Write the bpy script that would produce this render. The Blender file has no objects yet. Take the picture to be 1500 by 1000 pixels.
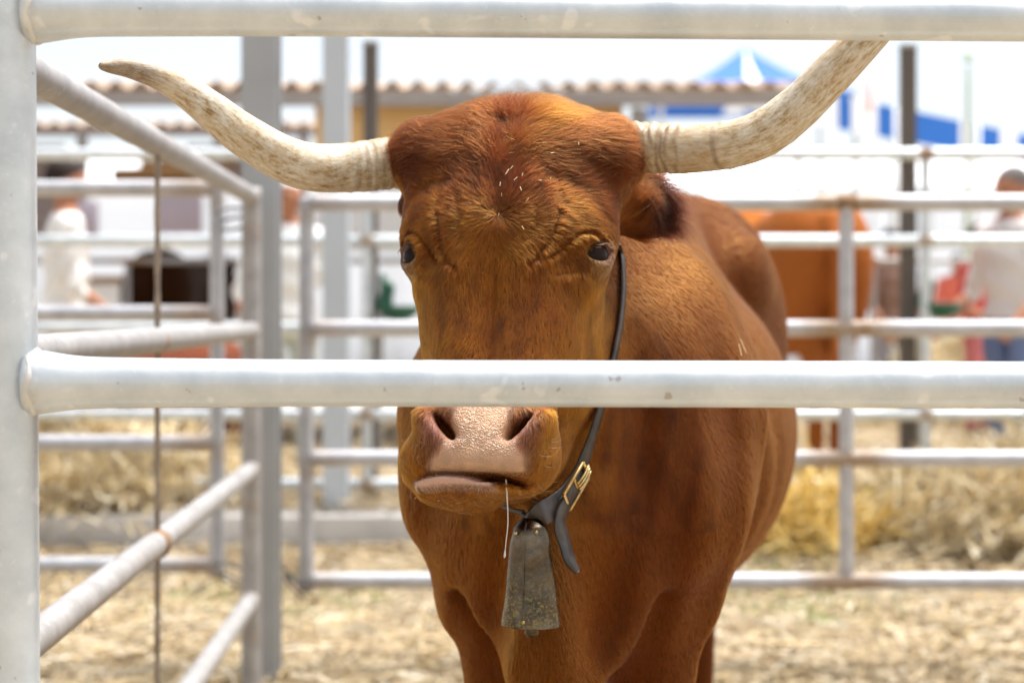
import bpy, math, os, random
import numpy as np
from mathutils import Vector, Matrix, kdtree

DEV = False
rng = np.random.default_rng(7)
random.seed(7)
sc = bpy.context.scene
C = sc.collection

# ------------------------------------------------------------------ camera, sky, sun, exposure
CAM_Z, FPX, HOR = 1.15, 2500.0, 460.0            # eye height (m), focal length and horizon row of the 1500 x 1000 photograph
GZ = -0.12                                        # level of the pen floor below the foot of the platform kerb
def PX(px, py, d):                               # photograph pixel + distance -> world point
    return np.array([(px - 750.0) * d / FPX, d, CAM_Z + (HOR - py) * d / FPX])

cam_d = bpy.data.cameras.new('camera')
cam = bpy.data.objects.new('camera', cam_d); C.objects.link(cam)
cam.location = (0, 0, CAM_Z); cam.rotation_euler = (math.radians(90), 0, 0)
cam_d.sensor_width = 36.0; cam_d.lens = 60.0
cam_d.shift_y = -(500 - HOR) / 1500.0
cam_d.clip_start = 0.05; cam_d.clip_end = 3000
cam_d.dof.use_dof = True; cam_d.dof.focus_distance = 2.34; cam_d.dof.aperture_fstop = 2.9
sc.camera = cam

SUN_EL, SUN_AZ = 74.0, 55.0                     # azimuth seen from the camera: 180 is behind it
world = bpy.data.worlds.new('World'); sc.world = world; world.use_nodes = True
wn = world.node_tree; wn.nodes.clear()
sky = wn.nodes.new('ShaderNodeTexSky'); sky.sky_type = 'NISHITA'; sky.sun_disc = False
sky.sun_elevation = math.radians(SUN_EL); sky.sun_rotation = math.radians(SUN_AZ)
sky.air_density = 1.0; sky.dust_density = 1.5; sky.ozone_density = 1.0
hs = wn.nodes.new('ShaderNodeHueSaturation'); hs.inputs['Saturation'].default_value = 0.40
bg = wn.nodes.new('ShaderNodeBackground'); bg.inputs['Strength'].default_value = 0.10
wo = wn.nodes.new('ShaderNodeOutputWorld')
wn.links.new(sky.outputs[0], hs.inputs['Color']); wn.links.new(hs.outputs[0], bg.inputs['Color']); wn.links.new(bg.outputs[0], wo.inputs['Surface'])

sd = bpy.data.lights.new('sun', 'SUN'); sd.energy = 4.4; sd.angle = math.radians(40); sd.color = (1.0, 0.98, 0.95)
sun = bpy.data.objects.new('sun', sd); C.objects.link(sun)
az, el = math.radians(SUN_AZ), math.radians(SUN_EL)
sdir = Vector((math.sin(az) * math.cos(el), math.cos(az) * math.cos(el), math.sin(el)))   # towards the sun
sun.rotation_euler = (-sdir).to_track_quat('-Z', 'Y').to_euler()

sc.view_settings.view_transform = 'Standard'; sc.view_settings.look = 'None'
sc.view_settings.gamma = 1.0; sc.view_settings.use_curve_mapping = False
sc.view_settings.exposure = 1.12
sc.render.engine = 'CYCLES'
sc.cycles.use_denoising = True
sc.cycles.max_bounces = 8; sc.cycles.transparent_max_bounces = 8
sc.cycles_curves.shape = 'RIBBONS'

# ------------------------------------------------------------------ object helpers
def tag(o, label=None, cat=None, group=None, kind=None):
    if label: o['label'] = label
    if cat: o['category'] = cat
    if group: o['group'] = group
    if kind: o['kind'] = kind
    return o

def thing(name, loc, label, cat, group=None):
    o = bpy.data.objects.new(name, None); C.objects.link(o)
    o.location = loc; o.empty_display_size = 0.1
    bpy.context.view_layer.update()
    return tag(o, label, cat, group)

def put(name, me, mat=None, parent=None):
    o = bpy.data.objects.new(name, me); C.objects.link(o)
    if mat is not None and not me.materials: me.materials.append(mat)
    if parent is not None:
        o.parent = parent
        o.matrix_parent_inverse = parent.matrix_world.inverted()
    return o

def mesh(name, V, F, smooth=True, attrs=None):
    me = bpy.data.meshes.new(name)
    V = np.asarray(V, dtype=np.float32); F = np.asarray(F)
    n = F.shape[1]
    me.vertices.add(len(V)); me.vertices.foreach_set('co', V.ravel())
    me.loops.add(F.size); me.loops.foreach_set('vertex_index', F.astype(np.int32).ravel())
    me.polygons.add(len(F)); me.polygons.foreach_set('loop_start', np.arange(len(F), dtype=np.int32) * n)
    if smooth: me.polygons.foreach_set('use_smooth', np.ones(len(F), dtype=bool))
    me.update(calc_edges=True)
    if attrs:
        for k, a in attrs.items():
            a = np.asarray(a, dtype=np.float32)
            if a.ndim == 1:
                me.attributes.new(k, 'FLOAT', 'POINT').data.foreach_set('value', a)
            else:
                if a.shape[1] == 3: a = np.c_[a, np.ones(len(a), np.float32)]
                me.attributes.new(k, 'FLOAT_COLOR', 'POINT').data.foreach_set('color', a.ravel())
    return me

def catmull(P, n):
    P = np.asarray(P, float); k = len(P)
    Q = np.vstack([2 * P[0] - P[1], P, 2 * P[-1] - P[-2]])
    t = np.linspace(0, k - 1 - 1e-9, n); i = t.astype(int); f = (t - i)[:, None]
    a, b, c, d = Q[i], Q[i + 1], Q[i + 2], Q[i + 3]
    return 0.5 * (2 * b + (c - a) * f + (2 * a - 5 * b + 4 * c - d) * f ** 2 + (3 * b - 3 * c + d - a) * f ** 3)

def frames(P):
    P = np.asarray(P, float); T = np.gradient(P, axis=0); T /= np.linalg.norm(T, axis=1)[:, None] + 1e-12
    ref = np.array([0, 0, 1.0]) if abs(T[0][2]) < 0.9 else np.array([1.0, 0, 0])
    N = []; n = ref - T[0] * (ref @ T[0]); n /= np.linalg.norm(n)
    for t in T:
        n = n - t * (n @ t); n /= np.linalg.norm(n); N.append(n.copy())
    N = np.array(N); return T, N, np.cross(T, N)

def tube_mesh(name, P, R, seg=20, caps=True, attrs=None, disp=None):
    P = np.asarray(P, float); n = len(P); R = np.broadcast_to(np.asarray(R, float), (n,))
    T, N, B = frames(P)
    a = np.linspace(0, 2 * math.pi, seg, endpoint=False)
    rr = R[:, None] * np.ones((n, seg))
    if disp is not None: rr = rr + disp(n, a)
    V = P[:, None, :] + rr[..., None] * (np.cos(a)[None, :, None] * N[:, None, :] + np.sin(a)[None, :, None] * B[:, None, :])
    V = V.reshape(-1, 3)
    i = np.arange(n - 1)[:, None] * seg; j = np.arange(seg)[None, :]; k = (j + 1) % seg
    F = np.stack([i + j, i + k, i + seg + k, i + seg + j], -1).reshape(-1, 4)
    at = {}
    if attrs:
        for kk, vv in attrs.items(): at[kk] = np.repeat(np.asarray(vv, float), seg)
    if caps:
        V = np.vstack([V, P[0], P[-1]]); c0, c1 = n * seg, n * seg + 1
        j = np.arange(seg); k = (j + 1) % seg
        F = np.vstack([F, np.stack([k, j, np.full(seg, c0), np.full(seg, c0)], -1)[:, [0, 1, 2, 2]] * 0 + np.stack([k, j, j, np.full(seg, c0)], -1)]) if False else F
        tri0 = np.stack([k, j, np.full(seg, c0)], -1); tri1 = np.stack([(n - 1) * seg + j, (n - 1) * seg + k, np.full(seg, c1)], -1)
        faces = [tuple(f) for f in F] + [tuple(f) for f in tri0] + [tuple(f) for f in tri1]
        me = bpy.data.meshes.new(name); me.from_pydata(V.tolist(), [], faces)
        me.polygons.foreach_set('use_smooth', np.r_[np.ones(len(F), bool), np.zeros(2 * seg, bool)])
        me.update()
        for kk, vv in at.items():
            vv = np.r_[vv, vv[0], vv[-1]].astype(np.float32)
            me.attributes.new(kk, 'FLOAT', 'POINT').data.foreach_set('value', vv)
        return me
    return mesh(name, V, F, True, at)

def boxes_mesh(name, items, bevel=0.0):
    """items: list of (centre, half sizes, 3x3 rotation or None)."""
    V, F = [], []
    for c, h, R in items:
        b = len(V)
        for sx in (-1, 1):
            for sy in (-1, 1):
                for sz in (-1, 1):
                    p = np.array([sx * h[0], sy * h[1], sz * h[2]])
                    if R is not None: p = R @ p
                    V.append(np.asarray(c) + p)
        for f in ((0, 1, 3, 2), (4, 6, 7, 5), (0, 4, 5, 1), (2, 3, 7, 6), (0, 2, 6, 4), (1, 5, 7, 3)):
            F.append([b + k for k in f])
    return mesh(name, V, F, False)

def bevel(o, w=0.004, s=2):
    m = o.modifiers.new('bevel', 'BEVEL'); m.width = w; m.segments = s; m.limit_method = 'ANGLE'
    return o

def prism_mesh(name, outline, axis_from, axis_to):
    """outline: 2-D points in the X/Y plane, extruded from z axis_from to axis_to."""
    n = len(outline); V = [(x, y, axis_from) for x, y in outline] + [(x, y, axis_to) for x, y in outline]
    me = bpy.data.meshes.new(name)
    me.from_pydata(V, [], [tuple(range(n))[::-1], tuple(range(n, 2 * n))] + [(i, (i + 1) % n, n + (i + 1) % n, n + i) for i in range(n)])
    me.update(); return me

# ------------------------------------------------------------------ materials
def new_mat(name):
    m = bpy.data.materials.new(name); m.use_nodes = True
    nt = m.node_tree; b = nt.nodes['Principled BSDF']
    return m, nt, b
def N(nt, t, **kw):
    n = nt.nodes.new(t)
    for k, v in kw.items():
        if hasattr(n, k): setattr(n, k, v)
    return n
def noise(nt, scale, detail=4, rough=0.55, vec=None, dim='3D'):
    n = N(nt, 'ShaderNodeTexNoise'); n.inputs['Scale'].default_value = scale; n.inputs['Detail'].default_value = detail
    n.inputs['Roughness'].default_value = rough
    if vec is not None: nt.links.new(vec, n.inputs['Vector'])
    return n
def ramp(nt, fac, stops):
    r = N(nt, 'ShaderNodeValToRGB'); e = r.color_ramp.elements
    while len(e) < len(stops): e.new(0.5)
    for i, (p, c) in enumerate(stops):
        e[i].position = p; e[i].color = (*c, 1) if len(c) == 3 else c
    nt.links.new(fac, r.inputs['Fac']); return r
def mixc(nt, fac, a, b, mode='MIX'):
    m = N(nt, 'ShaderNodeMix', data_type='RGBA', blend_type=mode)
    def s(sock, v):
        if isinstance(v, (tuple, list)): sock.default_value = (*v, 1) if len(v) == 3 else v
        elif isinstance(v, (int, float)): sock.default_value = v
        else: nt.links.new(v, sock)
    s(m.inputs['Factor'], fac); s(m.inputs['A'], a); s(m.inputs['B'], b)
    return m.outputs['Result']
def math_n(nt, op, a, b=None, clamp=False):
    m = N(nt, 'ShaderNodeMath', operation=op); m.use_clamp = clamp
    for i, v in enumerate((a, b)):
        if v is None: continue
        if isinstance(v, (int, float)): m.inputs[i].default_value = v
        else: nt.links.new(v, m.inputs[i])
    return m.outputs[0]
def coords(nt, scale=(1, 1, 1), kind='Object'):
    t = N(nt, 'ShaderNodeTexCoord'); mp = N(nt, 'ShaderNodeMapping'); mp.inputs['Scale'].default_value = scale
    nt.links.new(t.outputs[kind], mp.inputs['Vector']); return mp.outputs[0]
def bump(nt, b, h, strength=0.3, dist=0.01):
    n = N(nt, 'ShaderNodeBump'); n.inputs['Strength'].default_value = strength; n.inputs['Distance'].default_value = dist
    nt.links.new(h, n.inputs['Height']); nt.links.new(n.outputs[0], b.inputs['Normal'])

def galvanised(name, c0, c1, rust_amt=0.0, rough=0.42, metal=0.45, scuff=0.0):
    m, nt, b = new_mat(name); v = coords(nt)
    n1 = noise(nt, 14, 5, 0.6, v); n2 = noise(nt, 90, 3, 0.6, v); n3 = noise(nt, 5, 5, 0.65, v)
    r = ramp(nt, n1.outputs[0], [(0.32, c0), (0.68, c1)])
    spots = ramp(nt, n2.outputs[0], [(0.62, (0, 0, 0)), (0.72, (1, 1, 1))])
    c = mixc(nt, math_n(nt, 'MULTIPLY', spots.outputs[0], 0.35), r.outputs[0], (0.86, 0.88, 0.9))
    n5 = noise(nt, 21, 2, 0.5, v); n6 = noise(nt, 48, 2, 0.5, v); n7 = noise(nt, 300, 2, 0.5, coords(nt, (1, 6, 6)))
    c = mixc(nt, math_n(nt, 'MULTIPLY', ramp(nt, n5.outputs[0], [(0.63, (0, 0, 0)), (0.68, (1, 1, 1))]).outputs[0], 0.5 * scuff), c, (0.90, 0.91, 0.92))
    c = mixc(nt, math_n(nt, 'MULTIPLY', ramp(nt, n7.outputs[0], [(0.62, (0, 0, 0)), (0.72, (1, 1, 1))]).outputs[0], 0.30 if scuff else 0.15), c, (0.34, 0.36, 0.38))
    c = mixc(nt, math_n(nt, 'MULTIPLY', ramp(nt, n6.outputs[0], [(0.715, (0, 0, 0)), (0.74, (1, 1, 1))]).outputs[0], 0.55), c, (0.30, 0.20, 0.16))
    at = N(nt, 'ShaderNodeAttribute', attribute_name='rust')
    n4 = noise(nt, 60, 4, 0.7, v)
    k = math_n(nt, 'ADD', math_n(nt, 'MULTIPLY', at.outputs['Fac'], 1.5), math_n(nt, 'MULTIPLY', math_n(nt, 'SUBTRACT', n4.outputs[0], 0.62), 2.0))
    k = math_n(nt, 'MULTIPLY', k, at.outputs['Fac'], True)
    st = ramp(nt, n3.outputs[0], [(0.60, (0, 0, 0)), (0.78, (1, 1, 1))])
    k = math_n(nt, 'ADD', k, math_n(nt, 'MULTIPLY', st.outputs[0], rust_amt), True)
    rc = ramp(nt, n2.outputs[0], [(0.3, (0.20, 0.10, 0.035)), (0.7, (0.38, 0.24, 0.10))])
    nt.links.new(mixc(nt, k, c, rc.outputs[0]), b.inputs['Base Color'])
    nt.links.new(math_n(nt, 'MULTIPLY', math_n(nt, 'SUBTRACT', 1.0, k), metal), b.inputs['Metallic'])
    nt.links.new(math_n(nt, 'ADD', math_n(nt, 'MULTIPLY', n1.outputs[0], 0.25), rough - 0.12), b.inputs['Roughness'])
    bump(nt, b, n2.outputs[0], 0.15, 0.002)
    return m
M_GALV = galvanised('galvanised_bright', (0.54, 0.59, 0.62), (0.71, 0.75, 0.77), 0.0, 0.38, 0.3, 1.0)
M_GALV_DULL = galvanised('galvanised_weathered', (0.29, 0.275, 0.265), (0.42, 0.40, 0.385), 0.15, 0.55, 0.25)
M_GALV_MID = galvanised('galvanised_aged', (0.40, 0.40, 0.42), (0.55, 0.55, 0.57), 0.06, 0.5, 0.3)
M_WELD = galvanised('weld_zinc', (0.62, 0.62, 0.6), (0.8, 0.78, 0.72), 0.25, 0.55, 0.2)

def plain(name, c, rough=0.6, metal=0.0, var=0.12, scale=8, sub=None):
    m, nt, b = new_mat(name); v = coords(nt); n = noise(nt, scale, 5, 0.6, v)
    r = ramp(nt, n.outputs[0], [(0.3, tuple(x * (1 - var) for x in c)), (0.7, tuple(min(1, x * (1 + var)) for x in c))])
    nt.links.new(r.outputs[0], b.inputs['Base Color'])
    b.inputs['Roughness'].default_value = rough; b.inputs['Metallic'].default_value = metal
    n2 = noise(nt, scale * 9, 3, 0.6, v); bump(nt, b, n2.outputs[0], 0.12, 0.004)
    return m
M_RUST = plain('rusty_steel', (0.24, 0.14, 0.07), 0.8, 0.0, 0.35, 40)
M_ROD = plain('rusty_rod', (0.30, 0.24, 0.18), 0.65, 0.3, 0.35, 30)
M_WIRE = plain('dark_wire', (0.08, 0.07, 0.07), 0.6, 0.4)
M_HPOST = plain('grey_steel_post', (0.38, 0.39, 0.395), 0.5, 0.35, 0.1, 3)
M_PILLAR = plain('pale_blue_grey_paint', (0.50, 0.55, 0.60), 0.5, 0, 0.05, 2)
M_DARKPOST = plain('brown_grey_steel_post', (0.115, 0.095, 0.08), 0.6, 0.1, 0.1, 3)
M_GREEN = plain('dark_green_enamel', (0.008, 0.085, 0.045), 0.35, 0, 0.15, 10)
M_CONC = plain('concrete', (0.50, 0.48, 0.45), 0.9, 0, 0.16, 4)
M_TILE = plain('corrugated_fibre_cement', (0.52, 0.39, 0.29), 0.85, 0, 0.2, 5)
M_FASCIA = plain('grey_fascia', (0.36, 0.345, 0.34), 0.7, 0, 0.08, 3)
M_YELLOW = plain('yellow_wall', (0.72, 0.47, 0.20), 0.85, 0, 0.06, 1)
M_WHITE = plain('white_wall', (0.80, 0.80, 0.79), 0.8, 0, 0.03, 1)
M_MAUVE = plain('mauve_board', (0.52, 0.47, 0.56), 0.7, 0, 0.05, 2)
M_MAUVEW = plain('mauve_brown_wall', (0.30, 0.25, 0.24), 0.85, 0, 0.1, 2)
M_WOOD = plain('brown_timber', (0.26, 0.14, 0.05), 0.8, 0, 0.2, 6)
M_CANVASW = plain('white_canvas', (0.82, 0.83, 0.85), 0.8, 0, 0.02, 1)
M_CANVASB = plain('blue_canvas', (0.003, 0.115, 0.45), 0.75, 0, 0.06, 1)
M_CANVASP = plain('pale_blue_canvas', (0.30, 0.42, 0.80), 0.75, 0, 0.05, 1)
M_PALEGREEN = plain('pale_green_paint', (0.55, 0.64, 0.50), 0.6, 0, 0.05, 2)
M_FLAG = plain('orange_pink_cloth', (0.85, 0.38, 0.28), 0.8, 0, 0.2, 4)

def attr_mat(name, attr, rough=0.7, spec=0.3):
    m, nt, b = new_mat(name); a = N(nt, 'ShaderNodeAttribute', attribute_name=attr)
    nt.links.new(a.outputs['Color'], b.inputs['Base Color']); b.inputs['Roughness'].default_value = rough
    b.inputs['Specular IOR Level'].default_value = spec
    return m, nt, b
M_STRAW, nt_, b_ = attr_mat('straw', 'col', 0.65, 0.3)

# ------------------------------------------------------------------ signed distance modelling
def sst(x, a, b):
    t = np.clip((x - a) / (b - a), 0, 1); return t * t * (3 - 2 * t)
def vnoise(P, s, seed=0):
    """cheap smooth noise in [-1, 1] from summed sines."""
    r = np.random.default_rng(seed); o = np.zeros(len(P))
    for k in range(6):
        a = r.normal(size=3); a /= np.linalg.norm(a); o += np.sin((P @ a) * s * r.uniform(0.6, 1.6) + r.uniform(0, 6.28) + 1.5 * np.sin((P @ a[[1, 2, 0]]) * s * 0.7))
    return o / 3.2
f32 = np.float32
def ell(P, c, r, R=None):
    q = P - np.asarray(c, f32)
    if R is not None: q = q @ np.asarray(R, f32)
    r = np.asarray(r, f32); a = q / r
    k0 = np.sqrt((a * a).sum(1)); b = a / r; k1 = np.sqrt((b * b).sum(1)) + 1e-9
    return k0 * (k0 - 1) / k1
def cone(P, a, b, ra, rb):
    a = np.asarray(a, f32); b = np.asarray(b, f32); ba = b - a; q = P - a
    h = np.clip((q @ ba) / (ba @ ba), 0, 1)
    d = q - h[:, None] * ba
    return np.sqrt((d * d).sum(1)) - (ra + h * (rb - ra)).astype(f32)
def smin(a, b, k):
    h = np.maximum(k - np.abs(a - b), 0) / k
    return np.minimum(a, b) - h * h * k * 0.25
def smax(a, b, k): return -smin(-a, -b, k)
def rot2(i, j, deg):
    R = np.eye(3); c, s = math.cos(math.radians(deg)), math.sin(math.radians(deg))
    R[i, i] = c; R[j, j] = c; R[i, j] = -s; R[j, i] = s; return R

def mesh_sdf(f, lo, hi, h, B=8, keep=None):
    """Sparse surface nets: blocks of B^3 cells near the surface only."""
    lo = np.asarray(lo, float); hi = np.asarray(hi, float); H = h * B
    nb = np.ceil((hi - lo) / H).astype(int)
    I = np.stack(np.meshgrid(*[np.arange(k) for k in nb], indexing='ij'), -1).reshape(-1, 3)
    cen = (lo + (I + 0.5) * H).astype(f32)
    d = np.concatenate([f(c) for c in np.array_split(cen, max(1, len(cen) // 400000))])
    I = I[np.abs(d) < H * 1.25]
    g = np.stack(np.meshgrid(*[np.arange(B + 1)] * 3, indexing='ij'), -1).reshape(-1, 3)
    dim = nb * B + 2
    verts, keys, quads = [], [], []
    def key(c): return (c[..., 0] * dim[1] + c[..., 1]) * dim[2] + c[..., 2]
    ED = [((0, 0, 0), (1, 0, 0)), ((0, 1, 0), (1, 1, 0)), ((0, 0, 1), (1, 0, 1)), ((0, 1, 1), (1, 1, 1)),
          ((0, 0, 0), (0, 1, 0)), ((1, 0, 0), (1, 1, 0)), ((0, 0, 1), (0, 1, 1)), ((1, 0, 1), (1, 1, 1)),
          ((0, 0, 0), (0, 0, 1)), ((1, 0, 0), (1, 0, 1)), ((0, 1, 0), (0, 1, 1)), ((1, 1, 0), (1, 1, 1))]
    edges = []
    for chunk in np.array_split(I, max(1, len(I) // 500)):
        if not len(chunk): continue
        pi = chunk[:, None, :] * B + g[None]
        val = f((lo + pi.reshape(-1, 3) * h).astype(f32)).reshape(len(chunk), B + 1, B + 1, B + 1)
        s = val < 0
        def cor(o): return tuple(slice(k, k + B) for k in o)
        cnt = np.zeros((len(chunk), B, B, B), np.int32); acc = np.zeros((len(chunk), B, B, B, 3), f32)
        for o0, o1 in ED:
            v0 = val[(slice(None),) + cor(o0)]; v1 = val[(slice(None),) + cor(o1)]
            x = (v0 < 0) != (v1 < 0)
            t = np.where(x, v0 / np.where(x, v0 - v1, 1), 0)
            cnt += x
            for ax in range(3):
                acc[..., ax] += np.where(x, o0[ax] + t * (o1[ax] - o0[ax]), 0)
        act = np.argwhere(cnt > 0)
        ci = chunk[act[:, 0]] * B + act[:, 1:]
        loc = acc[tuple(act.T)] / cnt[tuple(act.T)][:, None]
        verts.append(lo + (ci + loc) * h); keys.append(key(ci))
        for ax in range(3):
            o1 = [0, 0, 0]; o1[ax] = 1
            s0 = s[(slice(None),) + cor((0, 0, 0))]; s1 = s[(slice(None),) + cor(o1)]
            e = np.argwhere(s0 != s1)
            if not len(e): continue
            edges.append((ax, chunk[e[:, 0]] * B + e[:, 1:], s0[tuple(e.T)]))
    V = np.concatenate(verts); K = np.concatenate(keys); o = np.argsort(K); K = K[o]; V = V[o]
    for ax, c, inside in edges:
        b1, b2 = [(1, 2), (2, 0), (0, 1)][ax]
        ids = []; ok = np.ones(len(c), bool)
        for d1, d2 in ((0, 0), (1, 0), (1, 1), (0, 1)):
            cc = c.copy(); cc[:, b1] -= d1; cc[:, b2] -= d2
            k = key(cc); p = np.searchsorted(K, k); p = np.minimum(p, len(K) - 1)
            ok &= (K[p] == k) & (cc.min(1) >= 0); ids.append(p)
        q = np.stack(ids, -1); q[~inside] = q[~inside][:, ::-1]
        quads.append(q[ok])
    Q = np.concatenate(quads)
    if keep is not None:
        kv = keep(V); Q = Q[kv[Q].all(1)]
    used = np.unique(Q); re = np.full(len(V), -1); re[used] = np.arange(len(used))
    return V[used], re[Q]

def sdf_normals(f, V, e=0.004):
    V = V.astype(f32); G = np.stack([f(V + np.eye(3, dtype=f32)[i] * f32(e)) - f(V - np.eye(3, dtype=f32)[i] * f32(e)) for i in range(3)], -1)
    return G / (np.linalg.norm(G, axis=1)[:, None] + 1e-9)

# ------------------------------------------------------------------ ground and platform
m, nt, b = new_mat('strawy_soil'); v = coords(nt)
n1 = noise(nt, 0.9, 6, 0.6, v); n2 = noise(nt, 28, 6, 0.7, v); n3 = noise(nt, 1.7, 4, 0.6, v)
c = ramp(nt, n2.outputs[0], [(0.30, (0.22, 0.16, 0.095)), (0.50, (0.33, 0.25, 0.155)), (0.70, (0.43, 0.345, 0.225))])
c1 = mixc(nt, math_n(nt, 'MULTIPLY', ramp(nt, n1.outputs[0], [(0.5, (0, 0, 0)), (0.7, (1, 1, 1))]).outputs[0], 0.5), c.outputs[0], (0.25, 0.17, 0.085))
gr = ramp(nt, n3.outputs[0], [(0.60, (0, 0, 0)), (0.70, (1, 1, 1))])
c2 = mixc(nt, math_n(nt, 'MULTIPLY', gr.outputs[0], 0.45), c1, (0.16, 0.17, 0.05))
nt.links.new(c2, b.inputs['Base Color']); b.inputs['Roughness'].default_value = 0.95; b.inputs['Specular IOR Level'].default_value = 0.15
bump(nt, b, n2.outputs[0], 0.6, 0.03)
M_SOIL = m
gm = boxes_mesh('ground', [((0, 600, GZ - 0.5), (1500, 1400, 0.5), None)])
tag(put('ground', gm, M_SOIL), kind='structure')

plat = put('platform', boxes_mesh('platform', [((0, 18.4, 0.02), (22, 10, 0.14), None)]), M_CONC); bevel(plat, 0.012); tag(plat, kind='structure')

STRAW = np.array([(0.48, 0.365, 0.215), (0.53, 0.43, 0.28), (0.42, 0.30, 0.16), (0.33, 0.23, 0.125), (0.62, 0.54, 0.40), (0.47, 0.35, 0.17)])
def straw_mesh(name, P, tilt=0.15, lmin=0.06, lmax=0.36, wid=0.0034, pal=STRAW, extra=None, yaw=None):
    n = len(P); yaw = rng.uniform(0, 2 * math.pi, n) if yaw is None else yaw
    L = rng.uniform(lmin, lmax, n)[:, None] * 0.5; pit = rng.normal(0, tilt, n)
    d = np.stack([np.cos(yaw) * np.cos(pit), np.sin(yaw) * np.cos(pit), np.sin(pit)], -1)
    s = np.stack([-np.sin(yaw), np.cos(yaw), rng.normal(0, 0.5, n)], -1); s /= np.linalg.norm(s, axis=1)[:, None]
    W = (wid * rng.uniform(0.6, 1.5, n))[:, None]; bend = np.stack([rng.normal(0, 0.02, n), rng.normal(0, 0.02, n), rng.uniform(0, 0.03, n)], -1)
    pts = [P - d * L, P + bend, P + d * L]
    V = np.stack([p + k * s * W for p in pts for k in (-1, 1)], 1)
    V[:, :, 2] = np.maximum(V[:, :, 2], GZ + 0.003)
    F = (np.arange(n)[:, None, None] * 6 + np.array([[0, 1, 3, 2], [2, 3, 5, 4]])[None]).reshape(-1, 4)
    c = pal[rng.integers(0, len(pal), n)] * rng.uniform(0.7, 1.12, (n, 1))
    V = V.reshape(-1, 3); c = np.repeat(c, 6, 0)
    if extra is not None:
        F = np.vstack([F, extra[1] + len(V)]); V = np.vstack([V, extra[0]]); c = np.vstack([c, extra[2]])
    return mesh(name, V, F, False, {'col': c})
def scatter(n, y0, y1, x0=None, x1=None):
    y = rng.uniform(y0, y1, n); hw = y * 0.335 + 0.6
    x = rng.uniform(-hw, hw) if x0 is None else rng.uniform(x0, x1, n)
    return x, y
x, y = scatter(60000, 4.0, 8.38)
k = vnoise(np.c_[x, y, 0 * x], 1.6, 91) + rng.normal(0, 0.5, len(x)) > -0.75; x, y = x[k], y[k]
tag(put('straw', straw_mesh('straw', np.c_[x, y, GZ + 0.10 * sst(y, 7.3, 8.38) + rng.uniform(0.006, 0.04, len(x))], 0.12), M_STRAW), 'loose straw strewn over the bare ground inside the pen', 'straw', kind='stuff')
x, y = scatter(4200, 4.4, 8.38)
k = vnoise(np.c_[x, y, 0 * x], 2.6, 95) > 0.55; x, y = x[k], y[k]
GR = np.array([(0.13, 0.19, 0.03), (0.20, 0.24, 0.05), (0.26, 0.27, 0.08)])
tag(put('grass', straw_mesh('grass', np.c_[x, y, np.full(len(x), GZ + 0.05) + 0.10 * sst(y, 7.3, 8.38)], 0.9, 0.05, 0.12, 0.003, GR), M_STRAW), 'sparse green grass growing through the pen straw', 'grass', kind='stuff')
x, y = scatter(42000, 8.45, 17)
tag(put('straw_bedding', straw_mesh('straw_bedding', np.c_[x, y, 0.165 + np.abs(rng.normal(0, 0.035, len(x)))], 0.22, 0.10, 0.38, 0.004), M_STRAW), 'thick straw bedding spread over the raised concrete platform', 'straw', kind='stuff')

HEAP = np.array([(0.70, 0.57, 0.35), (0.78, 0.66, 0.43), (0.62, 0.48, 0.26), (0.82, 0.73, 0.54), (0.50, 0.37, 0.19)])
def heap(name, cx, cy, rx, ry, h, n, label, pal=STRAW, z0=0.16):
    g = 40; uu, vv = np.meshgrid(np.linspace(-1, 1, g), np.linspace(-1, 1, g), indexing='ij')
    def hf(a, b_):
        r = np.sqrt(a * a + b_ * b_); P = np.stack([cx + a * rx, cy + b_ * ry, 0 * a], -1).reshape(-1, 3)
        return np.clip(1 - r, 0, 1) ** 0.8 * h * (1 + 0.35 * vnoise(P, 5, 55).reshape(a.shape)) - 0.02
    V = np.stack([cx + uu * rx, cy + vv * ry, z0 + hf(uu, vv)], -1).reshape(-1, 3)
    i, j = np.meshgrid(np.arange(g - 1), np.arange(g - 1), indexing='ij'); i, j = i.ravel(), j.ravel()
    F = np.stack([i * g + j, (i + 1) * g + j, (i + 1) * g + j + 1, i * g + j + 1], -1)
    c = np.tile(np.array([0.60, 0.46, 0.26]), (len(V), 1)) * (1 + 0.2 * vnoise(V, 20, 56))[:, None]
    t = rng.uniform(0, 2 * math.pi, n); r = np.sqrt(rng.random(n)); a, b_ = r * np.cos(t), r * np.sin(t)
    P = np.c_[cx + a * rx, cy + b_ * ry, z0 + hf(a, b_) + np.abs(rng.normal(0.0, 0.06, n))]
    o = put(name, straw_mesh(name, P, 0.6, 0.15, 0.6, 0.0045, pal, (V, F, c)), M_STRAW)
    return tag(o, label, 'straw', kind='stuff')
heap('straw_heap', 2.75, 8.75, 1.25, 0.75, 0.45, 11000, 'tall tangled straw heap spilling over the platform edge behind the ox', HEAP, z0=-0.04)
heap('straw_heap', 1.35, 8.55, 0.55, 0.45, 0.26, 3000, 'golden yellow straw clump lying on the platform edge by the heap', np.array([(0.78, 0.57, 0.18), (0.84, 0.66, 0.28), (0.72, 0.50, 0.15)]), z0=-0.04)
heap('straw_heap', -2.35, 9.3, 1.0, 0.9, 0.28, 6000, 'low brown straw heap on the platform in front of the lying ox', HEAP)
heap('straw_heap', 4.6, 14.5, 1.8, 1.2, 1.1, 6000, 'large pale straw stack standing beyond the far rails', np.array([(0.76, 0.64, 0.40), (0.82, 0.72, 0.50)]))

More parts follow.
